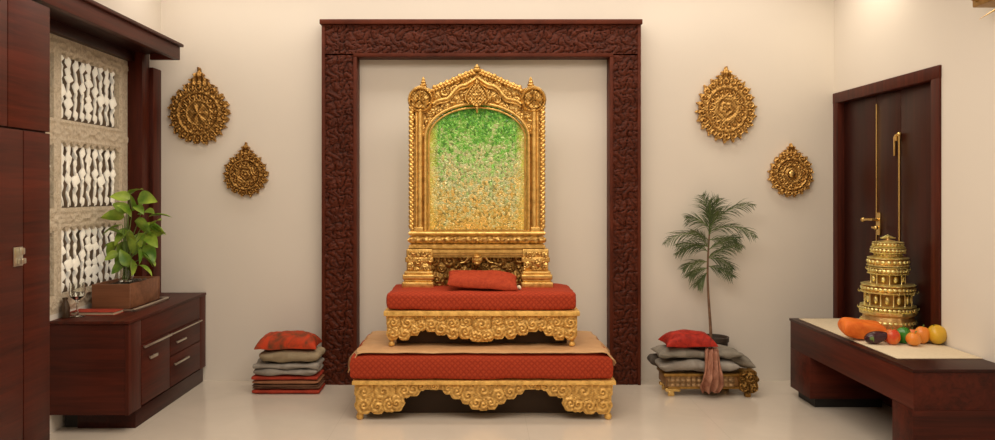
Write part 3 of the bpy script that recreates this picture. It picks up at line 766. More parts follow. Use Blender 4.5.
# ------------------------------------------------------------------ carved wall discs
def plaque(u, v, rw, rh, vtop, mat, label, seed, style):
    Y = 5.46; m = Y/F; cx, cz = px(u, Y), pz(v, Y); W, H = rw*m, rh*m; ztp = pz(vtop, Y)
    nt = 22 if rw > 26 else 17
    def pol(X, Z): return np.sqrt(((X-cx)/W)**2+((Z-cz)/H)**2), np.arctan2((Z-cz)/H, (X-cx)/W)
    def rim(th): return .90+.055*np.sin(th*nt+.8*np.sin(th*3+seed))+.03*np.cos(th*nt*2+seed)+.035*np.sin(th*5+seed)*.5
    fh = ztp-(cz+H*.86)     # finial height
    def fin_in(X, Z):
        q = np.clip((Z-(cz+H*.80))/(ztp-(cz+H*.80)), 0, 1)
        w = W*(.40*(1-q)**1.3+.03)*(1+.25*np.sin(q*PI*7))
        return (np.abs(X-cx) < w) & (Z > cz+H*.7) & (Z < ztp)
    def ins(X, Z):
        r, th = pol(X, Z); return (r < rim(th)) | fin_in(X, Z)
    def h(X, Z):
        r, th = pol(X, Z)
        g = .010+.012*np.exp(-((r-.62)/.035)**2)+.010*np.exp(-((r-.36)/.03)**2)
        # outer scroll ring, mid ring, rosette
        k1, k2 = nt, nt-5
        a = ((th/(2*PI)*k1) % 1)-.5; b = (r-.77)/.13
        rho = np.sqrt((a*2)**2+b*b); g += np.where((r > .63), .016*np.clip(1-rho*.6, 0, 1)*(.55+.45*np.cos(7*rho+np.arctan2(b, a*2))), 0)
        a = ((th/(2*PI)*k2+.3) % 1)-.5; b = (r-.49)/.11; rho = np.sqrt((a*2)**2+b*b)
        g += np.where((r > .37) & (r < .61), .014*np.clip(1.1-rho*.7, 0, 1)*(.5+.5*np.cos(6*rho-np.arctan2(b, a*2))), 0)
        if style == 0:
            g += np.where(r < .34, .012*(.5+.5*np.cos(th*6))*np.sin(np.clip(r/.34, 0, 1)*PI)+.016*np.exp(-(r/.09)**2), 0)
        elif style == 1:
            g += np.where(r < .34, .010*(.5+.5*np.cos(r*42+.9*np.sin(5*th)+.8*np.sin(2*th))), 0)+.012*np.exp(-(r/.07)**2)
        else:
            g += .018*np.clip(1-(r/.13)**4, 0, 1)+.008*np.exp(-((r-.2)/.03)**2)
        q = fin_in(X, Z) & (r > .85)
        g = np.where(q, .014+.010*np.cos((Z-cz)/W*22)*np.exp(-((X-cx)/(W*.15))**2)+.006*np.cos((X-cx)/W*40), g)
        n1 = np.sin(X*310+seed)*np.sin(Z*290)*.002
        return g+n1
    mb = MB(); relief(mb, cx-W*1.05, cx+W*1.05, cz-H*1.05, ztp+.002, .0036 if rw > 26 else .003, ins, h, 5.478, .018)
    o = mb.build('carved_wall_disc', mat, None)
    if style == 2:
        c = MB(); c.ell((cx, 5.452, cz), (.026, .010, .026)); q = c.build('centre_boss', Mbrass, None); q.parent = o; q.location = Vector(q.location)-Vector(o.location)
    return tag(o, label, 'wall ornament', None)
plaque(198, 113, 33, 33.5, 67, Mplq, 'large dark bronze carved disc high on the wall beside the wooden pelmet', 1, 0)
plaque(245, 174.5, 24, 23.5, 142, Mplq, 'small bronze carved disc on the wall left of the carved portal frame', 2, 1)
plaque(727, 109, 32, 35, 66, Mplqr, 'large bright gold carved disc on the wall above the potted palm', 3, 1)
plaque(792, 174, 24, 24.5, 143, Mplqr, 'small gold carved disc with a shiny central boss beside the dark door', 4, 2)

# ------------------------------------------------------------------ textile stack left of the frame
def folded(x0, x1, y0, y1, z0, z1, mat, label, name='folded_cloth', cat='cloth', layers=2, seed=0, wr=.003, rz=0, grp=None):
    mb = MB(); h = (z1-z0)/layers
    for k in range(layers):
        j = .004*math.sin(seed*7+k*2.3)
        slab(mb, x0+j, x1+j, y0+j*.5, y1, z0+k*h+.0005, z0+(k+1)*h-.0005, h*.47, .002, wr, seed+k, rz=rz)
    return tag(mb.build(name, mat), label, cat, grp)
YT = 5.12; xs0, xs1 = px(251, YT), px(321.5, YT)-.02
def tz(v): return pz(v, YT)
folded(xs0, xs1, YT, 5.34, 0.001, tz(390), Mredcloth, 'folded brick red cloth at the very bottom of the stack beside the portal frame', seed=1, layers=1)
folded(xs0+.004, xs1-.002, YT+.004, 5.34, tz(390)+.005, tz(385.2), Mbrown, 'folded dark brown cloth second from the bottom of the textile stack', seed=2, layers=2)
folded(xs0, xs1-.006, YT, 5.34, tz(385.2)+.005, tz(381), Mtan, 'folded tan orange cloth between the brown and the upper red cloth of the stack', seed=3, layers=1)
folded(xs0, xs1-.008, YT, 5.34, tz(381)+.005, tz(376.5), Mredcloth, 'folded red cloth directly beneath the grey rumpled blanket', seed=4, layers=1)
folded(xs0+.012, xs1-.006, YT-.008, 5.34, tz(376.5)+.009, tz(363.5), Mgrey2, 'rumpled grey folded blanket in the middle of the textile stack beside the portal frame', 'folded_blanket', 'blanket', seed=6, layers=2, wr=.010)
mb = MB(); slab(mb, xs0+.05, xs1+.004, YT-.008, 5.33, tz(362.5)+.001, tz(352.5), .034, .006, .008, 9); ztp_ = rest(mb, tz(363.5)+.004)
tag(mb.build('flat_cushion', Mkhaki), 'flat khaki cushion directly under the red patterned pillow of the left stack', 'cushion')
mb = MB(); cushion(mb, ((xs0+xs1)/2+.004, 5.215, tz(350)+.046), .205, .12, .20, 2.8, .08, 12, .014, rz=.04, flatbot=.12); rest(mb, ztp_-.008)
tag(mb.build('patterned_pillow', Mredpat), 'red and brown patterned pillow on top of the left textile stack', 'pillow')

# ------------------------------------------------------------------ low stool with cushions on the right
YD = 5.06
def dx_(u): return px(u, YD)
def dz_(v): return pz(v, YD+.02)
stl = thing('low_stool', (1.5, 5.17, 0), 'low wooden stool with brass feet and a carved gilt corner under grey cushions', 'stool')
MB().box(dx_(666), dx_(742), YD+.012, 5.27, dz_(386), dz_(374), bev=.006).build('seat_box', plain('aged_wood', (.26, .13, .045), .5, .2, .3, 20), stl)
mb = MB(); mb.box(dx_(664), dx_(744), YD, 5.275, dz_(376), dz_(373), bev=.004); mb.box(dx_(668), dx_(742), YD+.004, 5.27, dz_(388.5), dz_(386), bev=.003); mb.build('gilt_rail', Mgoldd, stl)
mb = MB(); ins = lambda X, Z: (X > dx_(669)) & (X < dx_(702)) & (Z > dz_(385)) & (Z < dz_(376.5))
mb = relief(MB(), dx_(668), dx_(735), dz_(386), dz_(376), .004, lambda X, Z: X > 0, lambda X, Z: .006*np.abs(np.sin(X*90))+.003*np.sin(Z*200), YD+.008, .01); mb.build('fluted_panel', plain('worn_bronze', (.30, .18, .08), .45, .5, .35, 30), stl)
def brass_foot(x, y):
    MB().box(x-.04, x+.06, y, y+.03, .03, .055, bev=.006).box(x-.022, x+.022, y, y+.03, 0, .035, bev=.008, seg=3).build('leg', Mbrass, stl)
brass_foot(dx_(672), YD+.01); brass_foot(dx_(672), 5.235); brass_foot(dx_(735), 5.235)
gx, gz = dx_(748), dz_(380.5)
def leg_in(X, Z): return (np.abs(X-gx)/(9.5*YD/F))**3+(np.abs(Z-gz)/(12*YD/F))**3 < 1+.12*np.sin(np.arctan2(Z-gz, X-gx)*7)
ds = pack(leg_in, gx-.07, gx+.07, gz-.09, gz+.09, (.034, .022, .014), 33, 300)
mb = relief(MB(), gx-.075, gx+.075, max(.02, gz-.085), gz+.085, .003, leg_in, scroll_height(ds, .01, .03), YD-.0, .05); mb.box(gx-.02, gx+.018, YD-.01, YD+.03, 0, .035, bev=.006)
mb.box(gx-.05, gx+.05, YD+.03, YD+.19, .07, .15, bev=.01)
mb.build('carved_leg', Mgoldd, stl)
zs = dz_(373)+.001
mb = MB(); cushion(mb, (dx_(668), YD+.20, .3), .085, .05, .085, 2.8, .05, 3, .016, flatbot=.9); rest(mb, zs+.001)
tag(mb.build('grey_cushion', Mdgrey), 'dark charcoal cushion peeking out at the left end of the low stool', 'cushion')
mb = MB(); cushion(mb, (dx_(699), YD+.085, .3), .262, .115, .070, 4.5, .03, 5, .020, flatbot=.9, rz=-.02); zt1 = rest(mb, zs+.002)
tag(mb.build('grey_cushion', Mgrey2), 'long wrinkled pale grey cushion lying directly on the low stool', 'cushion')
mb = MB(); cushion(mb, (dx_(746), YD+.14, .3), .082, .10, .10, 2.6, .05, 8, .012, flatbot=.8, tilt=(-.30, 0)); rest(mb, zs+.003)
tag(mb.build('grey_cushion', Mgrey), 'grey cushion sloping over the carved right corner of the low stool', 'cushion')
mb = MB(); cushion(mb, (dx_(701), YD+.10, .3), .285, .115, .074, 3.6, .03, 11, .018, flatbot=.8, rz=.03); zt2 = rest(mb, zt1-.010)
tag(mb.build('grey_cushion', Mgrey), 'plump greenish grey cushion directly beneath the bright red pillow', 'cushion')
mb = MB(); cushion(mb, (dx_(691), YD+.085, .3), .170, .12, .165, 2.5, .12, 15, .010, flatbot=.15); rest(mb, zt2-.008)
tag(mb.build('red_pillow', Mred3), 'bright red pillow on top of the grey cushions on the low stool', 'pillow')
# draped pink scarf: a strip running over the cushions, down the front
path = [(YD+.05, dz_(347.5)), (YD-.005, dz_(348)), (YD-.035, dz_(353)), (YD-.047, dz_(361)), (YD-.062, dz_(368)), (YD-.066, dz_(376)), (YD-.045, dz_(384)), (YD-.03, dz_(390.5))]
pp = smooth_path(path, 5); vs = []; fs = []; nn = 22
for i, (y, z) in enumerate(pp):
    t = i/(len(pp)-1); w = np.interp(t, [0, .2, .5, .85, 1], [.026, .046, .052, .078, .050]); xc = dx_(np.interp(t, [0, .3, 1], [712, 710.5, 709]))
    for k in range(nn+1):
        s = k/nn*2-1
        vs.append((xc+s*w, y-.016*math.cos(s*9+t*3)*(1-.3*abs(s))-.012*(1-s*s), z+.006*math.sin(s*7)))
for i in range(len(pp)-1):
    for k in range(nn): a = i*(nn+1)+k; fs.append((a, a+1, a+nn+2, a+nn+1))
o = MB().add(vs, fs).build('silk_scarf', Mpink); sm = o.modifiers.new('thickness', 'SOLIDIFY'); sm.thickness = .006
tag(o, 'dusty pink silk scarf draped over the front of the stool cushions', 'scarf')

# ---- potted palm behind the stool
PXX, PYY = 1.625, 5.392
palm = thing('potted_palm', (PXX, PYY, 0), 'slender potted palm with feathery drooping fronds behind the low stool', 'plant')
MB().lathe((PXX+.015, PYY, 0), [(.062, 0), (.068, .01), (.085, .20), (.092, .30), (.100, .305), (.100, .335), (.090, .335), (.086, .315)], 32).build('pot', Mpot, palm)
MB().lathe((PXX+.015, PYY, .31), [(.086, 0), (.05, .012), (.001, .016)], 24).build('soil', Msoil, palm)
tx0 = px(709, 5.39)
def tpos(z): return Vector((tx0+.012*math.sin(z*6), PYY-.01, z))
MB().tube([tpos(.31+k*.07) for k in range(12)], [.011-.0005*k for k in range(12)], 8).build('trunk', Mtrunk, palm)
rnd = random.Random(42); mb = MB(); st = MB()
def frond(o, az, el, L, droop, lw=.0019, ll=.125, n=15):
    pts = []; p = Vector(o); d = Vector((math.cos(az)*math.cos(el), math.sin(az)*math.cos(el)*.35, math.sin(el)))
    for k in range(n+1):
        pts.append(p.copy()); p = p+d*(L/n); d = (d+Vector((0, 0, -droop/n))).normalized()
        if p.y > 5.47: p.y = 5.47
    st.tube(pts, [.0036*(1-k/(n+1)*.7) for k in range(n+1)], 5)
    for k in range(2, n+1):
        t = k/n; tan = (pts[k]-pts[k-1]).normalized(); side = tan.cross(Vector((0, 1, .25))).normalized()
        for s in (-1, 1):
            for q in (0, .5):
                base = pts[k-1].lerp(pts[k], q)
                l = ll*(math.sin(PI*min(1, t*.85+.12))**.6)*rnd.uniform(.75, 1.1)
                dd = (tan*.85+side*s*.42+Vector((0, rnd.uniform(-.5, .3), rnd.uniform(-.30, .14)))).normalized()
                nrm = dd.cross(Vector((.2, 1, .1))).normalized(); c = []; w = base.copy(); e = dd.copy()
                for i in range(5):
                    wd = lw*(.5, 1, .9, .6, .06)[i]; c.append((w+nrm*wd, w-nrm*wd)); w = w+e*(l/4); e = (e+Vector((0, 0, -.22))).normalized()
                for g in c:
                    for v in g: v.y = min(v.y, 5.488)
                vs = [v for g in c for v in g]; mb.add([v[:] for v in vs], [(2*i, 2*i+1, 2*i+3, 2*i+2) for i in range(4)])
def P(u, v): return Vector((px(u, 5.38), 5.382, pz(v, 5.38)))
# (origin on the stem in picture height, azimuth, elevation, length, droop)
for (v, az, el, L, dr_) in [(222, 0.2, 1.35, .20, .3), (222, 2.9, 1.25, .19, .3), (226, 0.1, .80, .34, 1.2), (228, 3.0, .85, .22, .8), (232, -.2, .45, .34, 1.3), (240, 3.2, .55, .36, 1.0), (246, 3.1, .25, .30, .6),
                           (240, .3, .25, .28, .9), (250, 0, .55, .26, .9), (252, 3.1, .6, .24, .9), (258, .2, .15, .22, .7), (262, 3.0, .1, .20, .7), (266, .1, -.1, .20, .5), (268, 3.1, -.1, .17, .5),
                           (236, -1.2, .8, .25, 1.0), (248, -1.7, .5, .25, .9), (258, -1.3, .4, .22, .9), (272, 3.3, -.9, .13, .4), (228, -1.6, 1.2, .2, .5)]:
    frond(tpos(pz(v, 5.38)), az+rnd.uniform(-.4, .4), el+rnd.uniform(-.12, .12), L*rnd.uniform(.82, 1.08), dr_*rnd.uniform(.8, 1.5))
st.tube([tpos(1.05), tpos(1.10)+Vector((0, 0, .05))], .006, 6)
mb.build('fronds', Mleafd, palm, smooth=False); st.build('rachis', Mstem, palm)

# ------------------------------------------------------------------ things on the chest
KZ = KT+.0005
tray = thing('serving_tray', (-2.215, 4.875, KZ), 'thin dark tray with a silver rim under the wooden planter box', 'tray')
MB().box(-2.355, -2.075, 4.62, 5.13, KZ, KZ+.010, bev=.002).build('tray_base', MWdark['y'], tray)
mb = MB(); mb.box(-2.083, -2.069, 4.612, 5.138, KZ, KZ+.018, bev=.003); mb.box(-2.36, -2.069, 4.612, 4.624, KZ, KZ+.014, bev=.003); mb.box(-2.36, -2.069, 5.126, 5.138, KZ, KZ+.018, bev=.003); mb.build('silver_rim', Msteel, tray)
zb = KZ+.011
bx = thing('planter_box', (-2.23, 4.87, zb), 'rectangular walnut planter box on the tray beneath the leafy plant', 'planter')
mb = MB(); mb.box(-2.345, -2.117, 4.650, 4.668, zb, .79, bev=.002); mb.box(-2.345, -2.117, 5.072, 5.09, zb, .79, bev=.002); mb.box(-2.345, -2.327, 4.668, 5.072, zb, .79, bev=.002); mb.box(-2.135, -2.117, 4.668, 5.072, zb, .79, bev=.002); mb.box(-2.327, -2.135, 4.668, 5.072, zb, zb+.01, bev=0)
mb.build('box_walls', Mplbox, bx)
MB().box(-2.326, -2.136, 4.669, 5.071, zb+.01, .772, bev=.002).build('soil', Msoil, bx)
mb = MB(); rnd = random.Random(2)
for k in range(26): mb.ell((rnd.uniform(-2.315, -2.148), rnd.uniform(4.69, 5.05), .776), (.011, .011, .008), None, 1)
mb.build('pebbles', plain('dark_pebbles', (.10, .08, .06), .4, var=.4), bx)['kind'] = 'stuff'
gv = thing('glass_vase_plant', (-2.225, 4.84, .785), 'bright green leafy plant in a clear glass vase on the wooden planter box', 'plant')
VX, VY, VZ = -2.225, 4.84, .787
MB().lathe((VX, VY, VZ), [(.001, 0), (.040, 0), (.044, .004), (.046, .05), (.043, .10), (.046, .13), (.0435, .13), (.0405, .10), (.043, .05), (.041, .008), (.001, .008)], 32).build('glass_vase', Mglass, gv)
stm = MB(); lf = MB(); rnd = random.Random(19)
def pleaf(base, d, size, roll=0):
    d = d.normalized(); side = d.cross(Vector((0, 0, 1)))
    if side.length < .1: side = Vector((1, 0, 0))
    side.normalize(); up = side.cross(d).normalized()
    side = (side*math.cos(roll)+up*math.sin(roll)); up = side.cross(d).normalized()
    n = 9; vs = []; fs = []; p = base.copy(); dd = d.copy()
    for i in range(n):
        t = i/(n-1); w = size*.29*(math.sin(PI*min(1, t**.72))**.8 if t < 1 else 0)+.0004
        if p.x < -2.375: p.x = -2.375
        for s in (-1, -.5, 0, .5, 1):
            v = p+side*s*w+up*(abs(s)*w*.32+.01*size*math.sin(t*14+s*3)); v.x = max(v.x, -2.385); vs.append(v[:])
        p = p+dd*(size/(n-1)); dd = (dd+Vector((0, 0, -.09))).normalized()
    for i in range(n-1):
        for k in range(4): a = i*5+k; fs.append((a, a+1, a+6, a+5))
    lf.add(vs, fs)
# leaf targets in picture coordinates (centre of the leaf base, direction in the picture, size)
tg = [(119, 246, 160, .12), (128, 244, 80, .13), (139, 244, 70, .12), (133, 252, 100, .12), (126, 264, 110, .12), (138, 258, 60, .11), (145, 236, 30, .12), (131, 236, 130, .12), (127, 192, 30, .12), (135, 196, 5, .155), (128, 196, 160, .12), (132, 203, -25, .10), (124, 203, 200, .10), (130, 208, 85, .12), (138, 212, 20, .15), (146, 214, 10, .14), (122, 214, 170, .14), (132, 218, -30, .15),
      (140, 222, -15, .15), (146, 226, -5, .13), (120, 222, 200, .13), (126, 226, 230, .13), (136, 230, -60, .14), (143, 232, -30, .13), (118, 232, 150, .10), (114, 238, 240, .12), (124, 238, 250, .13), (134, 240, -70, .14),
      (142, 242, -50, .13), (136, 250, -40, .12), (142, 254, -20, .12), (122, 250, 235, .12), (116, 250, 200, .09), (130, 256, -80, .11), (136, 262, -30, .11), (122, 260, 215, .10), (129, 214, 120, .12), (137, 205, 60, .10), (150, 222, 35, .11), (126, 210, 140, .12)]
for i, (u, v, a, s) in enumerate(tg):
    Y = 4.84+rnd.uniform(-.07, .07); b = Vector((px(u+2.5, Y), Y, pz(v+3, Y))); b.x = max(b.x, -2.35); a = math.radians(a)
    d = Vector((math.cos(a), rnd.uniform(-.7, .25), math.sin(a)+.12)); pleaf(b, d, s*1.02, rnd.uniform(-.7, .7)+(.9 if rnd.random() < .5 else -.6))
    root = Vector((VX+rnd.uniform(-.02, .02), VY+rnd.uniform(-.02, .02), VZ+.012)); mid = root.lerp(b, .5); mid.x = VX+(b.x-VX)*.3; mid.z += .03
    if i % 2 == 0: stm.tube([root, root.lerp(mid, .5)+Vector((0, 0, .02)), mid, mid.lerp(b, .6), b], [.0045, .004, .0035, .003, .002], 6)
lf.build('leaves', Mleaf, gv); stm.build('stems', Mstem, gv)

mb = MB(); mb.box(-2.385, -2.125, 4.475, 4.60, KZ, KZ+.003, bev=.001); mb.box(-2.385, -2.128, 4.477, 4.598, KZ+.017, KZ+.021, bev=.001); mb.box(-2.388, -2.382, 4.475, 4.60, KZ, KZ+.021, bev=.001)
bk = thing('closed_book', (-2.25, 4.54, KZ), 'thin closed book with red brown covers in front of the planter box', 'book')
mb.build('cover', Mredcloth, bk); MB().box(-2.382, -2.131, 4.480, 4.596, KZ+.003, KZ+.017, bev=0).build('pages', plain('paper', (.45, .36, .25), .8), bk)
def goblet(x, y, s, label):
    return tag(MB().lathe((x, y, KZ), [(r*s, z*s) for r, z in [(.001, 0), (.036, 0), (.036, .003), (.008, .010), (.005, .03), (.005, .075), (.012, .085), (.034, .105), (.040, .14), (.036, .175), (.0345, .175), (.038, .14), (.032, .108), (.010, .09), (.001, .088)]], 32).build('glass_goblet', Mglass), label, 'glass')
goblet(-2.318, 4.43, 1.12, 'clear stemmed glass goblet at the near end of the chest by the cupboard')
tag(MB().lathe((-2.355, 4.57+.075, KZ+.0105), [(.001, 0), (.022, 0), (.026, .01), (.027, .06), (.020, .085), (.014, .10), (.018, .115), (.015, .115), (.011, .10), (.001, .098)], 28).build('small_vase', plain('smoked_brown_glass', (.06, .035, .02), .15)), 'small dark brown vase squeezed between the glass goblet and the planter box', 'vase') if False else \
tag(MB().lathe((-2.365, 4.36+.03, KZ), [(.001, 0), (.020, 0), (.024, .01), (.025, .06), (.018, .085), (.012, .10), (.016, .115), (.013, .115), (.010, .10), (.001, .098)], 28).build('small_vase', plain('smoked_brown_glass', (.06, .035, .02), .15)), 'small dark brown vase beside the glass goblet on the low chest', 'vase')

# ------------------------------------------------------------------ bench on the right
BX0, BX1, BY0, BY1, BT = 2.047, XR-.003, 3.64, 5.10, .512
bench = thing('long_bench_table', (2.29, 4.37, 0), 'long low mahogany bench table with an open recess in front of the dark door', 'table')
MB().box(BX0, BX1, BY0, BY1, BT-.016, BT, bev=.003).build('top', MWdark['y'], bench)
MB().box(BX0+.006, BX1, BY0+.006, BY1-.006, .318, BT-.017, bev=.002).build('apron_box', MW['y'], bench)
MB().box(BX0+.006, BX1, BY0+.006, 3.835, 0, .317, bev=.002).build('end_support', MW['x'], bench)
MB().box(BX0+.006, BX1, 4.79, BY1-.006, .06, .317, bev=.002).build('end_support', MW['x'], bench)
MB().box(BX0+.05, BX1-.01, 4.82, BY1-.03, 0, .06, bev=0).build('plinth', Mblack, bench, smooth=False)
MB().box(BX1-.03, BX1, 3.836, 4.789, .05, .317, bev=0).build('rear_panel', MWdark['y'], bench)
o = MB().box(BX0+.045, BX1-.006, 3.86, BY1-.045, BT+.0005, BT+.005, bev=.001).build('table_runner', Mcream); tag(o, 'cream cloth runner covering the top of the long bench table', 'runner')
RZ = BT+.0055

# tiered gilt ornament
TX, TY = 2.40, 4.53; mt = TY/F
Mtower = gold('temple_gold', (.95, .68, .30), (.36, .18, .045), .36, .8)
tw = thing('tiered_temple_model', (TX, TY, RZ), 'gold tiered temple ornament standing on the cream runner before the dark door', 'ornament')
def tzv(v): return HC-(v-190)*mt
zb0 = RZ
def ring(mb, z, R, n, s, e=(1, 1, 1)):
    for k in range(n):
        a = 2*PI*k/n; M = Matrix.Rotation(a, 3, 'Z'); mb.ell((TX+R*math.cos(a), TY+R*math.sin(a), z), (s*e[0], s*e[1], s*e[2]), M, 1 if n > 24 else 2)
def tier(name, v0, v1, R, beads, bulge=.10, mat=Mtower):
    z0, z1 = tzv(v1), tzv(v0); h = z1-z0; mb = MB()
    z0 = max(z0, zb0)
    mb.lathe((TX, TY, z0), [(R*.90, 0), (R*1.03, h*.05), (R*1.05, h*.14), (R*.90, h*.22), (R*(.90+bulge), h*.5), (R*.88, h*.72), (R*1.0, h*.80), (R*1.02, h*.92), (R*.85, h)], 48, warp=lambda r, z, a: r*(1+.02*math.sin(a*14+z*300)+.012*math.sin(a*31)))
    ring(mb, z0+h*.5, R*(.95+bulge*.5), int(beads*1.6), min(h*.2, .009), (.9, 1.3, 1.2)); ring(mb, z0+h*.16, R*.99, beads*2, min(h*.08, .004)); ring(mb, z0+h*.88, R*.98, beads*2, min(h*.08, .004))
    return mb.build(name, mat, tw)
r_ = lambda w: w*mt
tier('base_tier', 311.5, 337, r_(25.5), 20, .03)
tier('lower_tier', 304, 311.5, r_(24.8), 24)
def gallery(v0, v1, R, n, core):
    z0, z1 = tzv(v1), tzv(v0); mb = MB()
    mb.lathe((TX, TY, z0), [(R*core, 0), (R*core, z1-z0)], 24)
    mb.build('gallery_core', Mgoldd, tw); mb = MB()
    for k in range(n):
        a = 2*PI*(k+.5)/n; x, y = TX+R*.9*math.cos(a), TY+R*.9*math.sin(a)
        mb.lathe((x, y, z0), [(.006, 0), (.003, .004), (.004, (z1-z0)*.5), (.003, z1-z0-.004), (.006, z1-z0)], 8)
        a2 = a+PI/n; x, y = TX+R*.83*math.cos(a2), TY+R*.83*math.sin(a2)
        mb.ell((x, y, z0+(z1-z0)*.5), (.010, .012, (z1-z0)*.36), Matrix.Rotation(a2, 3, 'Z'), 2)
    mb.build('gallery_posts', Mtower, tw)
gallery(292.5, 304, r_(24), 12, .72)
tier('main_tier', 283, 292.5, r_(24.2), 22, .08)
gallery(274, 283, r_(17), 8, .66)
tier('upper_tier', 266, 274, r_(18), 18, .06)
tier('bulbous_tier', 256.5, 266, r_(18.5), 14, .08)
tier('neck_tier', 253, 256.5, r_(13), 14, .0)
tier('crown_tier', 246.5, 253, r_(15.5), 16, .08)
tier('cap_tier', 241.5, 246.5, r_(14), 16, .06)
mb = MB(); zc = tzv(241.5)
mb.lathe((TX, TY, zc), [(.05, 0), (.03, .006), (.012, .012), (.009, .02), (.014, .026), (.004, .034)], 20)
mb.box(TX-.042, TX+.042, TY-.010, TY+.010, zc+.018, zc+.025, bev=.003); mb.tube([(TX-.03, TY, zc+.022), (TX, TY, zc+.036), (TX+.03, TY, zc+.022)], .005, 8); mb.build('top_finial', Mtower, tw)
for (v, R, s) in ((292.5, 25.5, .9), (309, 26, 1.0), (270, 18.5, .8)):
    for k in range(10):
        a = 2*PI*k/10+.2; x, y = TX+r_(R)*math.cos(a), TY+r_(R)*math.sin(a)
        mb = MB(); mb.tube([(x, y, tzv(v)), (x+.008*math.cos(a), y+.008*math.sin(a), tzv(v)+.008), (x+.006*math.cos(a), y+.006*math.sin(a), tzv(v)+.018)], [.004*s, .003*s, .001], 6); mb.build('flame_finial', Mtower, tw)

# offerings ------------------------------------------------------------
def fruit_mat(name, c1, c2, rough=.3, scale=8): 
    m, nt, b = new_mat(name); v = coords(nt)
    nt.links.new(ramp(nt, noise_tex(nt, v, scale, 3), [(.38, c1), (.62, c2)]), b.inputs['Base Color']); b.inputs['Roughness'].default_value = rough
    return m
def fr(name, u, vb, w, h, mat, label, cat, Y=None, lobes=0, dent=.1, long=1.0, rz=0, neck=0, stem=True):
    Yf = Y or .848*F/(vb-190); m = Yf/F*1.09; R = w/2*m; H = h/2*m; x = px(u, Yf)
    t = thing(name, (x, Yf, RZ), label, cat, 'fruit and vegetables beside the gold temple ornament')
    def wp(c):
        r = math.hypot(c.x, c.y); th = math.atan2(c.y, c.x); k = 1+(lobes and .09*math.cos(lobes*th)*min(1, r*1.2))
        z = c.z-dent*math.exp(-(r/.28)**2)*(1 if c.z > 0 else -.6)
        if neck and c.z > 0: k *= 1-neck*c.z**1.5; z *= 1.12
        return Vector((c.x*k, c.y*k, z))
    M = Matrix.Rotation(rz, 3, 'Y')
    mb = MB(); mb.ell((0, 0, 0), (R, R*.95, H), M, 4, wp)
    zmin = min(v[2] for v in mb.v); mb.v = [(v[0]+x, v[1]+Yf, v[2]-zmin+RZ+.0006) for v in mb.v]
    mb.build('flesh', mat, t)
    if stem:
        d = M @ Vector((0, 0, 1)); b = Vector((x, Yf, RZ-zmin))+d*H*.82
        MB().tube([b, b+d*.010, b+d*.016+Vector((.003, 0, 0))], [.003, .0025, .0035], 7).build('stem', Mstem, t)
    return t
Mor = fruit_mat('orange_peach_skin', (.78, .22, .03), (.85, .34, .05)); Mye = fruit_mat('yellow_skin', (.72, .42, .03), (.60, .38, .02)); Mgr = fruit_mat('green_pepper_skin', (.03, .20, .02), (.05, .28, .03), .2)
Mrd = fruit_mat('red_orange_skin', (.62, .05, .015), (.75, .20, .03), .3, 14); Mpu = fruit_mat('aubergine_skin', (.035, .008, .014), (.06, .010, .02), .2); Mco = fruit_mat('coral_skin', (.85, .19, .07), (.85, .28, .10), .4)
Mmar = fruit_mat('marigold_skin', (.82, .42, .08), (.85, .30, .05), .5, 20)
# back row
fr('round_fruit', 887.5, 331, 12, 10, Mmar, 'small yellow orange fruit in the back row beside the orange cloth bundle', 'fruit', 4.275)
fr('round_fruit', 898.5, 331, 12, 10, Mmar, 'small yellow orange fruit in the back row behind the green pepper', 'fruit', 4.28)
fr('peach', 912, 331, 12, 12, Mco, 'coral pink fruit in the back row right behind the green pepper', 'fruit', 4.275)
fr('peach', 922, 330, 12, 13, Mco, 'coral pink fruit at the right end of the back row', 'fruit', 4.28)
# front row
au = thing('aubergine', (px(877, 4.21), 4.21, RZ), 'dark purple aubergine lying at the left end of the fruit row', 'vegetable', 'fruit and vegetables beside the gold temple ornament')
mb = MB(); M = Matrix.Rotation(1.35, 3, 'Y') @ Matrix.Rotation(.15, 3, 'X'); mb.ell((0, 0, 0), (.033, .033, .066), M, 4, lambda c: Vector((c.x*(1-.22*c.z), c.y*(1-.22*c.z), c.z)))
zm = min(v[2] for v in mb.v); mb.v = [(v[0]+px(877, 4.21), v[1]+4.21, v[2]-zm+RZ+.0006) for v in mb.v]; mb.build('flesh', Mpu, au)
MB().tube([(px(866.5, 4.21), 4.205, RZ+.026), (px(868.5, 4.21), 4.205, RZ+.030), (px(871, 4.21), 4.206, RZ+.032)], [.006, .018, .026], 12).build('calyx', Mstem, au)
fr('apple', 892.5, 343, 13.5, 15, Mrd, 'round red orange apple between the purple aubergine and green pepper', 'fruit', 4.20, dent=.16)
fr('bell_pepper', 903.5, 342, 13, 16, Mgr, 'shiny green bell pepper in the middle of the fruit row', 'vegetable', 4.235, lobes=4, dent=.25)
fr('orange_pepper', 913.5, 343, 13, 12.5, Mor, 'orange pepper lobe just right of the green pepper in front', 'fruit', 4.16, lobes=3, dent=.2, rz=.3)
fr('orange_pepper', 922, 343, 13.5, 16.5, Mor, 'taller orange fruit between the small orange one and yellow quince', 'fruit', 4.225, lobes=0, dent=.15, rz=.15)
fr('quince', 937, 343, 17.5, 17.5, Mye, 'yellow quince at the right end of the fruit row', 'fruit', 4.205, lobes=3, dent=.1, neck=.25, rz=-.35)
mb = MB(); Yc = 4.345; cushion(mb, (px(863, Yc), Yc, RZ+.045), .118, .060, .105, 7.0, .0, 21, .004, rz=-.12, tilt=(-.10, .15), flatbot=.75)
zm = min(v[2] for v in mb.v); mb.v = [(v[0], v[1], v[2]-zm+RZ+.001) for v in mb.v]
bd = tag(mb.build('cloth_bundle', Morcloth), 'bright orange silk bundle lying left of the gold temple ornament', 'cloth')

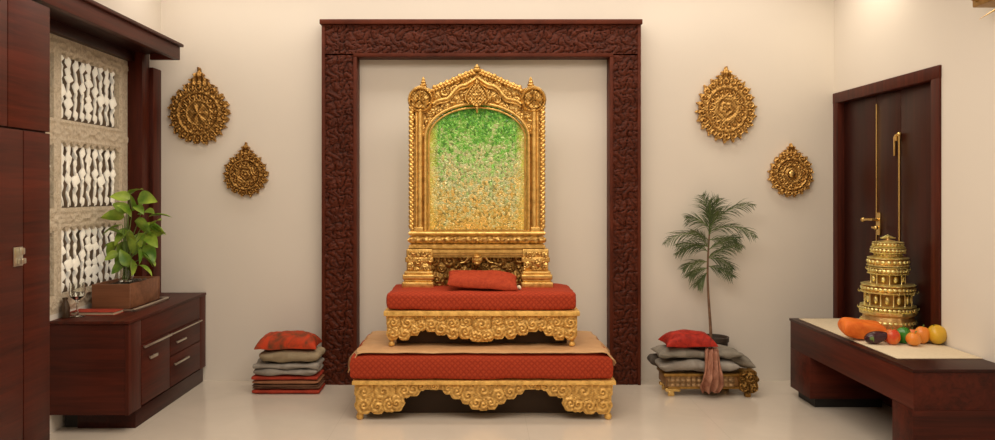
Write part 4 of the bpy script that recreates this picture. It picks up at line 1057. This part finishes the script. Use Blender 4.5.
# ---- brass wall sconce at the right edge, mostly out of frame
sc_t = thing('wall_sconce', (2.45, 3.65, 2.248), 'brass wall lamp cut off by the upper right corner of the picture', 'lamp')
mb = MB(); mb.box(2.40, XR-.001, 3.44, 3.756, 2.248, 2.43, bev=.006)
for k in range(12): mb.ell((2.40, 3.46+k*.026, 2.285+.012*(k % 2)), (.012, .014, .018), None, 2)
mb.build('body', Mgoldd, sc_t)
mb = MB().tube([(2.41, 3.715-.028*k, 2.184+.030*(k/8)**.8+.05*(k/8)**5) for k in range(9)], [.001+.0008*k for k in range(9)], 8); mb.build('curved_arm', Mbrass, sc_t)

# ------------------------------------------------------------------ lights, world, camera
def area(name, loc, size, power, color, rot=(0, 0, 0), sy=None, spread=None):
    l = bpy.data.lights.new(name, 'AREA'); l.shape = 'RECTANGLE'; l.size = size; l.size_y = sy or size; l.energy = power; l.color = color
    if spread: l.spread = spread
    o = bpy.data.objects.new(name, l); COL.objects.link(o); o.location = loc; o.rotation_euler = rot; return o
W = (1, .89, .755)
area('ceiling_panel_light', (0, 2.9, 2.97), 3.0, 80, W, sy=2.2)
area('cove_light', (0, 5.05, 2.97), 4.6, 24, W, sy=.25)
area('rear_fill_light', (0, -.2, 2.97), 3.0, 32, W, sy=1.4)  # unseen fill lamp near the camera, brightening the front faces
def spot(name, loc, target, power, ang, blend=.9, r=.06):
    l = bpy.data.lights.new(name, 'SPOT'); l.energy = power; l.spot_size = math.radians(ang); l.spot_blend = blend; l.color = (1, .88, .68); l.shadow_soft_size = r
    o = bpy.data.objects.new(name, l); COL.objects.link(o); o.location = loc
    o.rotation_euler = (Vector(target)-Vector(loc)).to_track_quat('-Z', 'Y').to_euler(); return o
spot('door_downlight', (2.28, 4.75, 2.97), (2.50, 4.93, 2.2), 14, 130, 1)
spot('shrine_spot', (0, 3.3, 2.95), (0, 5.0, 1.35), 38, 46, 1, .12)
w = bpy.data.worlds.new('world'); bpy.context.scene.world = w; w.use_nodes = True
w.node_tree.nodes['Background'].inputs[0].default_value = (1, .9, .75, 1); w.node_tree.nodes['Background'].inputs[1].default_value = .4
cam = bpy.data.cameras.new('camera'); co = bpy.data.objects.new('camera', cam); COL.objects.link(co)
co.location = (0, 0, HC); co.rotation_euler = (PI/2, 0, 0); cam.sensor_width = 36; cam.lens = F/995*36
cam.shift_x = 17.5/995; cam.shift_y = -30/995; cam.clip_start = .05
bpy.context.scene.camera = co
vs_ = bpy.context.scene.view_settings; vs_.view_transform = 'Standard'; vs_.look = 'None'; vs_.exposure = 0; vs_.gamma = 1
